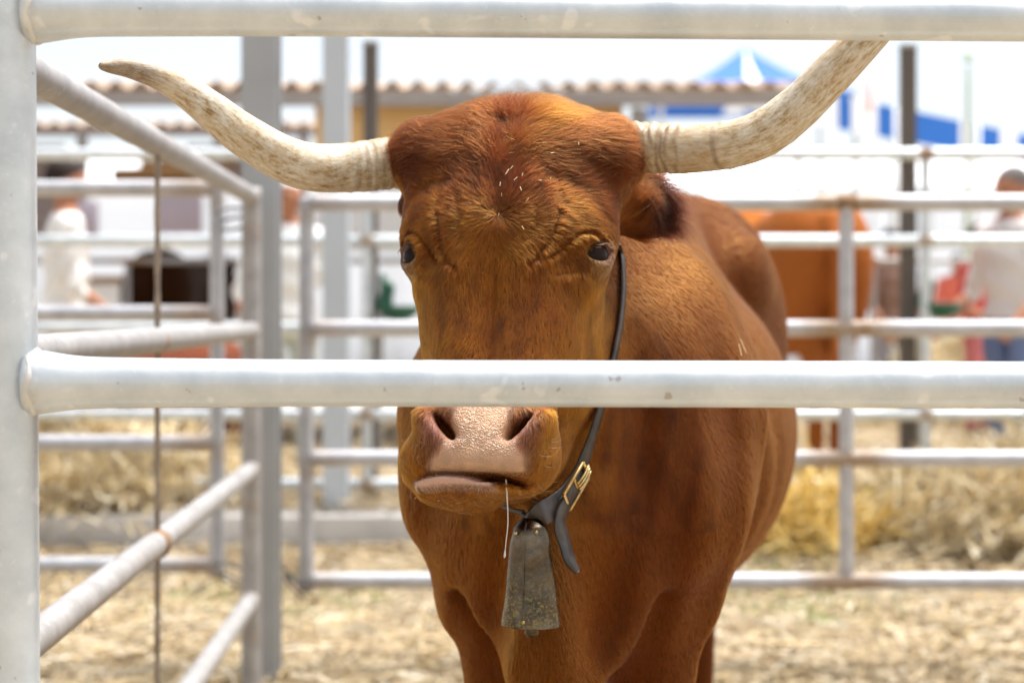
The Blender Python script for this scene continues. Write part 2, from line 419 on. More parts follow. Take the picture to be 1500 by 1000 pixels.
# ------------------------------------------------------------------ pipe rails and panels
def rail(name, P0, P1, r, mat, parent, rust=(), n=60, seg=24, prof=None, amb=0.0):
    t = np.linspace(0, 1, n)[:, None]; P = np.asarray(P0) * (1 - t) + np.asarray(P1) * t
    L = np.linalg.norm(np.asarray(P1) - P0); s = t[:, 0] * L; ru = np.full(n, amb)
    for c, wd, k in rust: ru = np.maximum(ru, k * np.exp(-((s - c) / wd) ** 2))
    R = np.full(n, r)
    if prof is not None: R = R * prof(s)
    return put(name, tube_mesh(name, P, R, seg, True, {'rust': ru}), mat, parent)
def collar_ring(name, c, axis, r, w, mat, parent):
    ax = np.asarray(axis, float); ax /= np.linalg.norm(ax)
    t = np.linspace(-1, 1, 9); P = np.asarray(c) + np.outer(t * w, ax)
    return put(name, tube_mesh(name, P, r * (1 - 0.10 * t ** 2), 20, True, {'rust': np.full(9, 0.8)}), mat, parent)

ZR = (0.217, 0.645, 1.10, 1.54)
def panel(label, A, B, zs, mat, verts, group, r=0.029, rv=0.026, amb=0.0, zoff=0.0, rust=0.55, name='fence_panel'):
    """A, B: (x, y) ends of the rails; verts: fractions along the rails with an upright."""
    A = np.array([*A, 0.0]); B = np.array([*B, 0.0]); L = np.linalg.norm(B - A)
    o = thing(name, (A + B) / 2, label, 'fence', group)
    for z in zs:
        ru = [(f * L + sgn * 0.06, 0.09 + 0.05 * ((q_ * 7) % 3), rust * (1.0 + 0.25 * ((q_ * 5) % 3))) for q_, f in enumerate(verts) for sgn in (-1, 1)]
        rail('rail', A + [0, 0, z + zoff], B + [0, 0, z + zoff], r, mat, o, ru, 90, 20, None, amb)
    for f in verts:
        p = A + (B - A) * f
        off = np.array([0, 0, 0])
        ends = f < 0.02 or f > 0.98
        rail('upright', p + [0, 0, (zs[0] - 0.04 if ends else zs[0]) + zoff], p + [0, 0, zs[-1] + zoff + (0.02 if ends else 0)], rv, mat, o,
             [(z - zs[0], 0.06, 0.6) for z in zs], 60, 18, None, amb)
        for z in zs:
            d = (B - A) / L
            if not ends: collar_ring('weld', p + [0, 0, z + zoff], d, r * 1.07, 0.045, M_RUST if z == zs[-1] else mat, o)
    return o

# front gate, just before the ox
D0 = 2.08
gate = thing('pipe_gate', (-0.6, D0, 0), 'bright galvanised pipe gate with two thick rails across the ox\'s face', 'gate')
def flare(s): return 1 + 0.32 * np.exp(-(s / 0.045) ** 2) + 0.10 * np.exp(-(s / 0.22) ** 2)
for (ya, yb) in ((16, 30), (560, 564.5), (1092, 1098)):
    rail('rail', PX(42, ya, D0), PX(1900, yb, D0), 0.0284, M_GALV, gate, [(0.012, 0.012, 0.42)], 220, 48, flare)
    q = PX(52, ya, D0)
    t = np.linspace(0, 2 * math.pi, 40)
    ring = q + np.stack([0.002 * np.sin(5 * t), 0.037 * np.cos(t), 0.037 * np.sin(t)], -1)
    put('weld', tube_mesh('weld', ring, 0.0045 + 0.001 * np.sin(9 * t), 10, False, {'rust': np.clip(0.35 * np.sin(3 * t), 0, 1)}), M_WELD, gate)
rail('gate_post', PX(8, -250, D0), PX(22, 1975, D0), 0.0345, M_GALV, gate, [(0.25, 0.05, 0.25)], 160, 48)
rail('gate_post', PX(1890, -250, D0), PX(1890, 1975, D0), 0.0345, M_GALV, gate, [], 60, 32)

# side panel running back from the gate
xs = lambda d: -0.739 - 0.0326 * (d - 2.08)
side = thing('fence_panel', (-0.8, 3.8, 0), 'weathered pipe panel running back along the pen side with a thin upright rod', 'fence', 'pipe panels of the pens')
for z, am in zip(ZR, (0.02, 0.05, 0.03, 0.16)):
    rail('rail', (xs(2.15), 2.15, z - 0.012), (xs(5.60), 5.60, z - 0.004 if z > 0.3 else z), 0.0285, M_GALV_DULL, side, [(3.42, 0.05, 0.6), (1.66, 0.03, 0.25)], 240, 28, None, am)
rail('upright', (xs(5.60), 5.60, GZ), (xs(5.60), 5.60, 1.565), 0.031, M_GALV_DULL, side, [(z, 0.05, 0.5) for z in ZR], 80, 20)
rail('upright', (xs(2.15), 2.15, GZ), (xs(2.15), 2.15, 1.555), 0.031, M_GALV_DULL, side, [], 40, 20)
rail('rod', (xs(3.82) + 0.002, 3.82, GZ), (xs(3.82) + 0.002, 3.82, ZR[3] - 0.02), 0.0068, M_ROD, side, [], 80, 10, lambda s: 1 + 0.12 * np.sin(s * 60))
for z in ZR[:3]:
    collar_ring('clamp', (xs(3.82), 3.82, z - 0.010), (-0.0326, 1, 0), 0.0335 if z < 1 else 0.030, 0.028, M_RUST if z == ZR[1] else M_GALV_DULL, side)

back = panel('pipe panel closing the back of the pen behind the ox\'s rump', ((449 - 750) * 5.98 / FPX, 5.98), (3.07, 5.96), ZR, M_GALV_MID, (0.0, 0.4985, 1.0), 'pipe panels of the pens')
panel('pipe panel of the neighbouring pen beside the steel post', (-3.2, 6.02), ((318 - 750) * 6.0 / FPX, 6.0), ZR, M_GALV_MID, (0.0, 0.45, 1.0), 'pipe panels of the pens', zoff=0.052)
panel('sunlit white pipe panel along the far platform', (-4.6, 8.87), (4.9, 8.85), (0.27, 0.63, 1.08, 1.53, 1.98), M_CANVASW if False else M_GALV, (0.0, 0.405, 0.71, 1.0), 'far pipe panels', r=0.031, rust=0.1)
panel('thin grey pipe panel standing farthest back on the platform', (-6.0, 12.2), (7.0, 12.2), (0.63, 1.08, 1.53), M_GALV_DULL, (0.0, 0.25, 0.5, 0.66, 0.75, 1.0), 'far pipe panels', r=0.022, rv=0.02, zoff=0.0)

# wire ties linking panels to the steel post
def tie(P, label, r=0.004):
    o = put('wire_tie', tube_mesh('wire_tie', catmull(np.array(P), 60), r, 8, True), M_WIRE); return tag(o, label, 'wire', 'wire ties')
a = np.array([-0.94, 5.95, 1.49]); tt = np.linspace(0, 1, 14)
for q, (z, x0, x1, lab) in enumerate(((1.50, -1.03, -0.90, 'dark wire tie between neighbouring panel and steel post, at the top'), (0.25, -1.03, -0.90, 'dark wire tie between neighbouring panel and steel post, near the ground'),
                                   (0.235, -0.80, -0.72, 'dark wire tie between steel post and back panel, near the ground'))):
    P = [(x0 + (x1 - x0) * (0.5 - 0.5 * math.cos(t * 6.28 * 1.5)), 5.97 + 0.035 * math.sin(t * 12), z + 0.03 * math.sin(t * 9 + q) - 0.05 * t) for t in tt]
    tie(P, lab, 0.0055)

# ------------------------------------------------------------------ steel posts and drinkers
def ibeam(w, f, t, k=0.0):
    h = w / 2; g = t / 2; e = h - f
    return [(-h, -h), (h, -h), (h, -e), (g, -e), (g, e), (h, e), (h, h), (-h, h), (-h, e), (-g, e), (-g, -e), (-h, -e)]
def post(name, px, d, w, z0, z1, mat, label, shape='I', capmat=None, group=None):
    x = (px - 750) * d / FPX
    o = thing(name, (x, d, z0), label, 'post', group)
    me = prism_mesh('shaft', ibeam(w, w * 0.14, w * 0.12) if shape == 'I' else [(-w / 2, -w / 2), (w / 2, -w / 2), (w / 2, w / 2), (-w / 2, w / 2)], z0, z1)
    me.transform(Matrix.Translation((x, d, 0)))
    bevel(put('shaft', me, mat, o), 0.004)
    bp = boxes_mesh('base_plate', [((x, d, z0 + 0.006), (w * 0.9, w * 0.9, 0.006), None)]); put('base_plate', bp, mat, o)
    if capmat: bevel(put('cap', boxes_mesh('cap', [((x, d, z1 + 0.012), (w * 0.55, w * 0.55, 0.012), None)]), capmat, o), 0.003)
    return o
post('steel_post', 383.5, 5.80, 0.122, GZ, 3.4, M_HPOST, 'tall grey steel beam post at the far corner of the pen')
post('pillar', 493, 8.62, 0.128, 0.16, 4.6, M_PILLAR, 'pale blue grey square pillar standing on the platform edge', 'S')
GP = 'dark posts carrying drinkers'
post('dark_post', 543, 8.99, 0.075, 0.16, 2.564, M_DARKPOST, 'dark brown steel post rising behind the pale pillar', 'S', M_HPOST, GP)
post('dark_post', 1330, 8.99, 0.078, 0.16, 2.546, M_DARKPOST, 'dark brown steel post right of the second ox', 'S', M_HPOST, GP)
def drinker(px, py, d, label):
    c = PX(px, py, d)
    o = thing('animal_drinker', c, label, 'drinker', 'green bowl drinkers')
    def bowl(P):
        e = smax(ell(P, c, (0.115, 0.10, 0.085)), P[:, 2] - c[2] - 0.0, 0.01)
        e = smax(e, -ell(P, c + (0, 0, 0.012), (0.098, 0.085, 0.075)), 0.008)
        return e
    def arm(P):
        e = cone(P, c + (-0.075, 0.02, 0.0), c + (-0.060, 0.02, 0.09), 0.045, 0.032)
        return smin(e, cone(P, c + (-0.060, 0.02, 0.09), c + (-0.085, 0.03, 0.15), 0.030, 0.018), 0.03)
    for nm, f in (('bowl', bowl), ('valve_housing', arm)):
        V, F = mesh_sdf(f, c - 0.2, c + 0.22, 0.007); put(nm, mesh(nm, V, F), M_GREEN, o)
    rail('supply_pipe', c + (-0.09, 0.03, 0.14), c + (-0.10, 0.06, -0.75), 0.012, M_GALV_DULL, o, [], 12, 10)
drinker(584, 447, 8.90, 'dark green bowl drinker on the post beside the pale pillar')
drinker(1377, 443, 8.90, 'dark green bowl drinker on the post beyond the second ox')

# ------------------------------------------------------------------ the ox
# body frame: x across, y towards the tail, z up; head frame: u across, v up the face, w out of the face
YAW_B = math.radians(11.0)
T_B = np.array([0.112, 2.82, 0.0])
R_B = np.array([[math.cos(YAW_B), math.sin(YAW_B), 0], [-math.sin(YAW_B), math.cos(YAW_B), 0], [0, 0, 1]])   # columns: body axes in the world
def to_body(P): return ((P - T_B.astype(f32)) @ R_B.astype(f32))
def from_body(Q): return np.asarray(Q) @ R_B.T + T_B

TH, PHI = math.radians(10.0), math.radians(22.0)
O_H = np.array([-0.022, 2.40, 1.238])
_f = np.array([-math.sin(TH), -math.cos(TH), 0]); _u = np.array([math.cos(TH), -math.sin(TH), 0]); _z = np.array([0, 0, 1.0])
M_H = np.stack([_u, _z * math.cos(PHI) - _f * math.sin(PHI), _f * math.cos(PHI) + _z * math.sin(PHI)], 1)    # columns u, v, w
def to_head(P): return ((P - O_H.astype(f32)) @ M_H.astype(f32))
def from_head(Q): return np.asarray(Q) @ M_H.T + O_H

EYE = np.array([0.1275, 0.019, -0.064]); EYE_R = 0.0235

def body_sdf(P, small=False):
    Q = to_body(P); Q[:, 2] = np.where(Q[:, 2] < 0.45, 0.45 - (0.45 - Q[:, 2]) * f32(0.45 / (0.45 - GZ)), Q[:, 2])   # long legs down to the pen floor
    A = Q.copy(); A[:, 0] = np.abs(A[:, 0])
    x, y, z = Q.T
    d = ell(A, (0, 0.72, 0.91), (0.335, 0.70, 0.36))                     # barrel
    d = smin(d, ell(A, (0, 0.10, 0.93), (0.25, 0.36, 0.36)), 0.12)       # chest
    d = smin(d, ell(A, (0.15, 0.08, 0.96), (0.125, 0.24, 0.30)), 0.08)   # shoulder blade
    d = smin(d, cone(A, (0, 0.05, 1.20), (0, 0.45, 1.25), 0.11, 0.10), 0.12)
    d = smin(d, cone(A, (0, 0.45, 1.24), (0, 1.15, 1.30), 0.12, 0.13), 0.14)
    d = smin(d, ell(A, (0.06, 1.38, 1.12), (0.23, 0.34, 0.32)), 0.12)    # rump
    d = smin(d, ell(A, (0.19, 1.15, 1.24), (0.07, 0.12, 0.09)), 0.08)    # hip bone
    d = smin(d, ell(A, (0.13, 1.45, 0.92), (0.13, 0.22, 0.30)), 0.10)    # thigh
    d = smin(d, cone(A, (0.105, 1.42, 0.85), (0.060, 1.62, 0.52), 0.12, 0.06), 0.06)
    d = smin(d, cone(A, (0.060, 1.62, 0.52), (0.055, 1.58, 0.12), 0.052, 0.040), 0.04)
    d = smin(d, cone(A, (0, 1.66, 1.28), (0, 1.75, 1.16), 0.05, 0.035), 0.05)   # tail
    d = smin(d, cone(A, (0, 1.75, 1.16), (0, 1.76, 0.62), 0.030, 0.018), 0.02)
    d = smin(d, ell(A, (0, 1.76, 0.50), (0.045, 0.045, 0.15)), 0.03)
    # fore legs
    d = smin(d, cone(A, (0.165, 0.00, 0.98), (0.138, -0.02, 0.70), 0.13, 0.088), 0.06)
    d = smin(d, cone(A, (0.138, -0.02, 0.70), (0.116, -0.02, 0.42), 0.080, 0.050), 0.04)
    d = smin(d, ell(A, (0.116, -0.025, 0.40), (0.055, 0.055, 0.07)), 0.03)
    d = smin(d, cone(A, (0.116, -0.01, 0.40), (0.116, 0.0, 0.14), 0.042, 0.040), 0.03)
    d = smin(d, ell(A, (0.116, 0.0, 0.13), (0.046, 0.05, 0.05)), 0.02)
    for yy, xx in ((-0.02, 0.116), (1.56, 0.055)):
        hoof = smax(cone(A, (xx, yy, 0.09), (xx, yy - 0.03, -0.03), 0.045, 0.075), -z, 0.008)
        d = smin(d, hoof, 0.012)
    if not small:
        # brisket, dewlap and neck
        hb = to_body(from_head(np.array([[0, 0.08, -0.15], [0, 0.13, -0.12], [0, -0.10, -0.22], [0, -0.04, -0.22]])).astype(f32))
        d = smin(d, cone(Q, (0.012, -0.02, 1.04), hb[3], 0.225, 0.120), 0.10)
        d = smin(d, cone(Q, (0, 0.10, 1.21), hb[1], 0.12, 0.085), 0.10)
        d = smin(d, cone(Q, (0.01, -0.12, 0.80), hb[2], 0.135, 0.070), 0.09)
        d = smin(d, ell(Q, (-0.015, -0.08, 0.765), (0.165, 0.24, 0.205)), 0.07)
        d = smin(d, cone(Q, (0.0, -0.29, 0.80), (0.005, -0.25, 0.55), 0.045, 0.05), 0.11)   # dewlap ridge
        # point of the shoulder and the groove between shoulder and brisket
        d = smin(d, ell(A, (0.203, -0.10, 0.86), (0.068, 0.09, 0.11)), 0.07)
        d = smax(d, -cone(A, (0.085, -0.335, 0.80), (0.10, -0.29, 0.69), 0.040, 0.030), 0.09)
        d = smax(d, -cone(A, (0.150, -0.16, 0.70), (0.10, -0.13, 0.54), 0.022, 0.030), 0.04)
        # vertical skin folds on neck and brisket
        wgt = np.clip((0.15 - y) / 0.25, 0, 1) * np.clip((z - 0.52) / 0.1, 0, 1) * np.clip((1.15 - z) / 0.12, 0, 1)
        ph = x * 46 + 3.0 * np.sin(z * 4.2 + x * 3) + 1.4 * np.sin(y * 7)
        d = d + (wgt * (0.0065 * np.sin(ph) + 0.0030 * np.sin(ph * 2.1 + 5 * z))).astype(f32)
        wr = np.clip((0.55 - y) / 0.2, 0, 1) * np.clip((y + 0.05) / 0.1, 0, 1) * np.clip((x - 0.1) / 0.1, 0, 1)
        d = d + (wr * 0.004 * np.sin((y * 0.9 + 0.25 * z) * 55 + 2 * np.sin(z * 6))).astype(f32)
    return d

def seg_dist(x, y, pts):
    d = None
    for (x0, y0), (x1, y1) in zip(pts[:-1], pts[1:]):
        dx, dy = x1 - x0, y1 - y0
        t = np.clip(((x - x0) * dx + (y - y0) * dy) / (dx * dx + dy * dy), 0, 1)
        e = np.hypot(x - x0 - t * dx, y - y0 - t * dy); d = e if d is None else np.minimum(d, e)
    return d
EAX = np.array([0.62, 0.06, 0.78]); EAX /= np.linalg.norm(EAX)
ETAN = np.array([0.80, 0.30, -0.64]); ETAN -= EAX * (ETAN @ EAX); ETAN /= np.linalg.norm(ETAN)
EROT = np.stack([ETAN, np.cross(EAX, ETAN), EAX], 1)

def head_sdf(P):
    Q = to_head(P); A = Q.copy(); A[:, 0] = np.abs(A[:, 0])
    u, v, w = Q.T; a = A[:, 0]
    d = ell(A, (0, 0.085, -0.105), (0.140, 0.165, 0.105))                        # cranium
    d = smin(d, ell(A, (0, 0.182, -0.090), (0.160, 0.066, 0.072)), 0.05)        # poll
    d = smin(d, cone(A, (0.09, 0.190, -0.095), (0.122, 0.192, -0.095), 0.054, 0.050), 0.06)   # horn boss
    d = smin(d, ell(A, (0, 0.105, -0.085), (0.140, 0.115, 0.078)), 0.05)        # forehead
    d = smin(d, ell(A, (0.104, 0.048, -0.074), (0.040, 0.046, 0.034), rot2(0, 1, -20)), 0.05)  # brow
    d = smin(d, cone(A, (0.045, 0.04, -0.085), (0.030, -0.235, -0.052), 0.078, 0.052), 0.06)   # nasal bridge
    d = smin(d, ell(A, (0.077, -0.06, -0.155), (0.048, 0.135, 0.095)), 0.05)    # cheek
    d = smin(d, cone(A, (0.05, -0.10, -0.215), (0.022, -0.275, -0.140), 0.062, 0.042), 0.05)    # jaw
    d = smin(d, ell(A, (0.088, -0.022, -0.076), (0.03, 0.022, 0.03)), 0.03)     # below the eye
    d = smin(d, ell(A, (-0.0, -0.270, -0.050), (0.083, 0.068, 0.082)), 0.05)       # muzzle
    d = smin(d, ell(A, (0.048, -0.290, -0.050), (0.045, 0.042, 0.064)), 0.03)   # upper lip
    d = smin(d, ell(Q, (-0.075, -0.298, -0.052), (0.047, 0.042, 0.060)), 0.03)
    d = smin(d, ell(A, (0, -0.300, -0.012), (0.060, 0.036, 0.045)), 0.03)
    d = smax(d, w - 0.040 - 0.16 * (v + 0.28), 0.03)                             # flat nose pad
    # mouth slit and lower lip, pushed to one side by chewing
    d = smax(d, -ell(Q, (-0.012, -0.3290, 0.01), (0.088, 0.0065, 0.080)), 0.008)
    d = smin(d, ell(Q, (-0.043, -0.3345, -0.050), (0.053, 0.009, 0.063)), 0.007)
    d = smin(d, ell(Q, (-0.042, -0.328, -0.076), (0.055, 0.019, 0.07)), 0.012)
    d = smin(d, cone(Q, (-0.015, -0.290, -0.12), (0.03, -0.24, -0.18), 0.036, 0.055), 0.04)
    # nostrils
    R = rot2(0, 1, -40)
    d = smin(d, ell(A, (0.070, -0.262, -0.002), (0.019, 0.034, 0.030), R), 0.018)               # wing
    d = smax(d, -ell(A, (0.052, -0.262, 0.028), (0.0088, 0.028, 0.046), R), 0.012)
    # eye: lid ball, almond opening, soft hollow round it
    hol = np.exp(-(((a - 0.094) / 0.016) ** 2 + ((v + 0.004) / 0.020) ** 2)) * (w > -0.12)
    d = d + (0.006 * hol).astype(f32)
    d = smin(d, ell(A, EYE, (EYE_R + 0.0055,) * 3), 0.012)
    d = smax(d, -ell(A, EYE + EAX * (EYE_R + 0.004), (0.0270, 0.0162, 0.019), EROT), 0.004)
    # creases pressed into the front of the face
    fr = sst(w, -0.13, -0.09)
    def groove(pts, depth, width, ridge=0.3):
        nonlocal d
        e = seg_dist(a + 0.0035 * np.sin(58 * v + 2.5 * np.sign(u)) + 0.003 * np.sign(u), v + 0.003 * np.sin(47 * a + np.sign(u)), pts)
        d = d + (fr * (depth * np.exp(-(e / width) ** 2) - ridge * depth * np.exp(-((e - 2.2 * width) / (1.5 * width)) ** 2))).astype(f32)
    groove([(0.080, -0.008), (0.094, 0.012), (0.112, 0.034), (0.132, 0.044), (0.146, 0.040)], 0.0032, 0.0022, 0.2)     # over the lid
    groove([(0.056, -0.022), (0.068, 0.002), (0.074, 0.022), (0.085, 0.055)], 0.0024, 0.0040, 0.3)                    # frown
    groove([(0.050, -0.016), (0.070, -0.012), (0.086, 0.000)], 0.0022, 0.0024)
    groove([(0.044, 0.020), (0.052, 0.060), (0.062, 0.090)], 0.0010, 0.006)
    groove([(0.092, 0.050), (0.088, 0.080), (0.076, 0.105)], 0.0008, 0.006)
    groove([(0.150, 0.075), (0.128, 0.100), (0.100, 0.108), (0.07, 0.112)], 0.0012, 0.009)                       # under the poll
    groove([(0.090, -0.030), (0.108, -0.020), (0.128, -0.010)], 0.0012, 0.003)
    groove([(0.0, 0.195), (0.004, 0.15), (0.0, 0.10), (-0.0, 0.06)], 0.004, 0.014)
    # broad soft undulation so the face is not an egg
    und = 0.0010 * np.sin(31 * u + 17 * v) * np.sin(23 * v - 9 * w + 1) + 0.0005 * np.sin(67 * u + 5) * np.sin(49 * v)
    d = d + und.astype(f32)
    # ears, set low behind the horns
    for s in (1, -1):
        b0, b1, nn, wd = EARS[s]
        ax = b1 - b0; L = np.linalg.norm(ax); ax = ax / L
        nn = nn - ax * (nn @ ax); nn = nn / np.linalg.norm(nn); bb = np.cross(ax, nn)
        Rm = np.stack([ax, bb, nn], 1)
        c = b0 + ax * L * 0.5
        tp = np.clip(((Q - c.astype(f32)) @ ax.astype(f32)) / (L * 0.58), -1, 1)
        Qt = Q - c.astype(f32); lb = Qt @ bb.astype(f32); Qt = Qt + np.outer(lb * (1 / (1 - 0.45 * tp * (tp > 0)) - 1), bb).astype(f32) + c.astype(f32)   # leaf shape
        ear = ell(Qt, c, (L * 0.58, wd, 0.014), Rm)
        ear = smax(ear, -ell(Qt, c + nn * 0.018 + ax * 0.01, (L * 0.5, wd * 0.74, 0.012), Rm), 0.008)
        d = smin(d, cone(Q, b0 - ax * 0.03, b0 + ax * 0.03, 0.038, 0.030), 0.03)
        d = smin(d, ear, 0.02)
    return d
EARS = {1: (np.array([0.140, 0.150, -0.170]), np.array([0.232, 0.168, -0.215]), np.array([0.35, -0.30, 0.85]), 0.050),
        -1: (np.array([-0.135, 0.165, -0.165]), np.array([-0.208, 0.182, -0.235]), np.array([-0.2, -0.45, 0.85]), 0.040)}

def bull_sdf(P):
    d = body_sdf(P)
    q = to_head(P); near = (np.abs(q[:, 0]) < 0.42) & (np.abs(q[:, 1]) < 0.55) & (np.abs(q[:, 2]) < 0.45)
    if near.any():
        d = d.copy(); d[near] = smin(d[near], head_sdf(P[near]), 0.05)
    return d

def hsplit(V): return V[:, 1] - 2.60          # fine mesh in front of this distance, coarser behind
HRES = 0.0045 if DEV else 0.003
Vh, Fh = mesh_sdf(bull_sdf, (-0.36, 2.08, 0.80), (0.34, 2.66, 1.50), HRES, 8, lambda V: (hsplit(V) < 0.006) & (V[:, 2] > 0.825))
Vb, Fb = mesh_sdf(bull_sdf, (-0.42, 2.08, -0.20), (0.95, 4.80, 1.62), 0.009, 8, lambda V: ~((hsplit(V) < -0.006) & (V[:, 2] > 0.855)))
Nh = sdf_normals(bull_sdf, Vh); Nb = sdf_normals(bull_sdf, Vb)

COAT = np.array([0.195, 0.0520, 0.0030]); POLL = np.array([0.066, 0.0145, 0.0040]); DARK = np.array([0.022, 0.006, 0.004])
PALE = np.array([0.32, 0.16, 0.055]); NOSE = np.array([0.50, 0.295, 0.18]); PINK = np.array([0.32, 0.12, 0.085]); HOOF = np.array([0.03, 0.024, 0.02])

def head_masks(V):
    q = to_head(V.astype(f32)).astype(float); u, v, w = q.T; a = np.abs(u)
    pad_w = 0.040 + 0.45 * np.clip(-(v + 0.258), 0, 0.1)
    pad = sst(pad_w - a + 0.004 * vnoise(V, 180, 5), -0.010, 0.010) * sst(-v, 0.214, 0.230) * sst(w, -0.008, 0.008) * sst(v, -0.328, -0.322)
    nost = np.exp(-(((a - 0.061) / 0.016) ** 2 + ((v + 0.262) / 0.032) ** 2)) * sst(w, -0.005, 0.02)
    lip = sst(-v, 0.325, 0.329) * sst(v, -0.345, -0.338) * sst(0.060 - np.abs(u + 0.040), -0.004, 0.008) * sst(w, -0.035, -0.015)
    de = np.sqrt((a - EYE[0]) ** 2 + (v - EYE[1]) ** 2 + (w - EYE[2]) ** 2)
    eyering = sst(0.040 - de, 0, 0.012)
    lids = sst(EYE_R + 0.0068 - de, -0.001, 0.002)
    return q, pad, nost, lip, eyering, lids

def coat_colour(V):
    q, pad, nost, lip, eyering, lids = head_masks(V); u, v, w = q.T; a = np.abs(u)
    B = to_body(V.astype(f32)).astype(float)
    c = np.repeat(COAT[None], len(V), 0)
    def bl(m, col):
        nonlocal c
        m = np.clip(m, 0, 1)[:, None]; c = c * (1 - m) + col * m
    ishead = sst(-B[:, 1], 0.22, 0.30)
    n1 = vnoise(V, 14, 3); n2 = vnoise(V, 40, 4)
    bl(ishead * sst(v, -0.04, 0.11) * 0.85 * sst(w, -0.25, -0.15), POLL)
    bl(0.35 * np.clip(n1, 0, 1), POLL)
    bl(0.30 * np.clip(n2, 0, 1), np.array([0.27, 0.082, 0.0045]))
    bl((1 - ishead) * sst(B[:, 1], 0.75, 1.2) * 0.75, np.array([0.070, 0.0165, 0.0020]))     # darker hind quarters
    bl((1 - ishead) * 0.75, np.array([0.108, 0.0258, 0.0013]))  # body coat darkened so its colour carries the shade on the chest
    ear = np.zeros(len(V))
    for sg in (1, -1):
        b0, b1 = EARS[sg][0], EARS[sg][1]; ax = b1 - b0; L = np.linalg.norm(ax); ax = ax / L
        t = (q - b0) @ ax / L; pd = np.linalg.norm(q - b0 - np.outer(t * L, ax), axis=1)
        ear = np.maximum(ear, sst(t, 0.05, 0.55) * sst(0.072 - pd, 0, 0.012))
    bl(ear * 0.9, DARK)
    bl(eyering * 0.9 * sst(-v, -0.022, 0.0), PALE)
    bl(lids * 0.8, np.array([0.20, 0.085, 0.05]))
    bl(ishead * sst(-v, 0.20, 0.33) * 0.4, np.array([0.21, 0.064, 0.010]))
    bl(pad, NOSE * (1 + 0.10 * vnoise(V, 300, 8)[:, None] + 0.18 * vnoise(V, 55, 9)[:, None])); bl(nost * 0.85, PINK); bl(lip, np.array([0.62, 0.38, 0.30]))
    bl(sst(GZ + 0.085 - B[:, 2], 0, 0.02), HOOF)
    return np.clip(c, 0.004, 0.9), pad, nost, lip, lids

V_all = np.vstack([Vh, Vb]); F_all = np.vstack([Fh, Fb + len(Vh)])
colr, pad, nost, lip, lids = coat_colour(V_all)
bare = np.clip(pad + nost * 0.9 + lip + lids * 0.8, 0, 1)

m, nt, b = new_mat('ox_hide')
ca = N(nt, 'ShaderNodeAttribute', attribute_name='coat'); ba = N(nt, 'ShaderNodeAttribute', attribute_name='bare')
v = coords(nt); st = coords(nt, (60, 60, 9)); n1 = noise(nt, 5, 4, 0.6, st)
streak = ramp(nt, n1.outputs[0], [(0.3, (0.62, 0.62, 0.62)), (0.7, (1.18, 1.18, 1.18))])
hide = mixc(nt, 1.0, ca.outputs['Color'], streak.outputs[0], 'MULTIPLY')
nt.links.new(mixc(nt, ba.outputs['Fac'], hide, ca.outputs['Color']), b.inputs['Base Color'])
nt.links.new(math_n(nt, 'SUBTRACT', 0.75, math_n(nt, 'MULTIPLY', ba.outputs['Fac'], 0.42)), b.inputs['Roughness'])
nt.links.new(math_n(nt, 'ADD', math_n(nt, 'MULTIPLY', ba.outputs['Fac'], 0.35), 0.05), b.inputs['Specular IOR Level'])
b.inputs['Sheen Weight'].default_value = 0.04; b.inputs['Sheen Roughness'].default_value = 0.45; b.inputs['Sheen Tint'].default_value = (0.95, 0.72, 0.5, 1)
vo = N(nt, 'ShaderNodeTexVoronoi', feature='DISTANCE_TO_EDGE'); vo.inputs['Scale'].default_value = 175
wv = noise(nt, 120, 2, 0.5, v); nt.links.new(mixc(nt, 0.02, v, wv.outputs['Color']), vo.inputs['Vector'])
pebble = ramp(nt, vo.outputs['Distance'], [(0.0, (0, 0, 0)), (0.30, (1, 1, 1))])
hgt = mixc(nt, ba.outputs['Fac'], n1.outputs[0], pebble.outputs[0])
bump(nt, b, hgt, 0.5, 0.003)
M_HIDE = m

bull = thing('horned_ox', from_body((0, 0.6, 0)), 'large reddish brown ox with wide pale horns and a bell, standing in the metal pen', 'ox')
hd = sst(-to_body(V_all.astype(f32))[:, 1], 0.24, 0.34)[:, None]
skin = colr * np.maximum(0.95 - 0.40 * hd, bare[:, None])                # hide darkened, mostly on the head, as painted shade between the hairs
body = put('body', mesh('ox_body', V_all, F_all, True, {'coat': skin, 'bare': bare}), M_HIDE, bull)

# --- eyes
m, nt, b = new_mat('dark_eye'); b.inputs['Base Color'].default_value = (0.018, 0.008, 0.005, 1); b.inputs['Roughness'].default_value = 0.06
b.inputs['Specular IOR Level'].default_value = 0.13
M_EYE = m
def sphere(name, c, r, nu=28, nv=18):
    t = np.linspace(0, math.pi, nv); p = np.linspace(0, 2 * math.pi, nu, endpoint=False)
    V = np.stack([np.outer(np.sin(t), np.cos(p)), np.outer(np.sin(t), np.sin(p)), np.outer(np.cos(t), np.ones(nu))], -1).reshape(-1, 3) * r + c
    i = np.arange(nv - 1)[:, None] * nu; j = np.arange(nu)[None]; k = (j + 1) % nu
    return mesh(name, V, np.stack([i + j, i + nu + j, i + nu + k, i + k], -1).reshape(-1, 4))
for s in (-1, 1):
    put('eye', sphere('eye', from_head(EYE * (s, 1, 1)), EYE_R), M_EYE, bull)

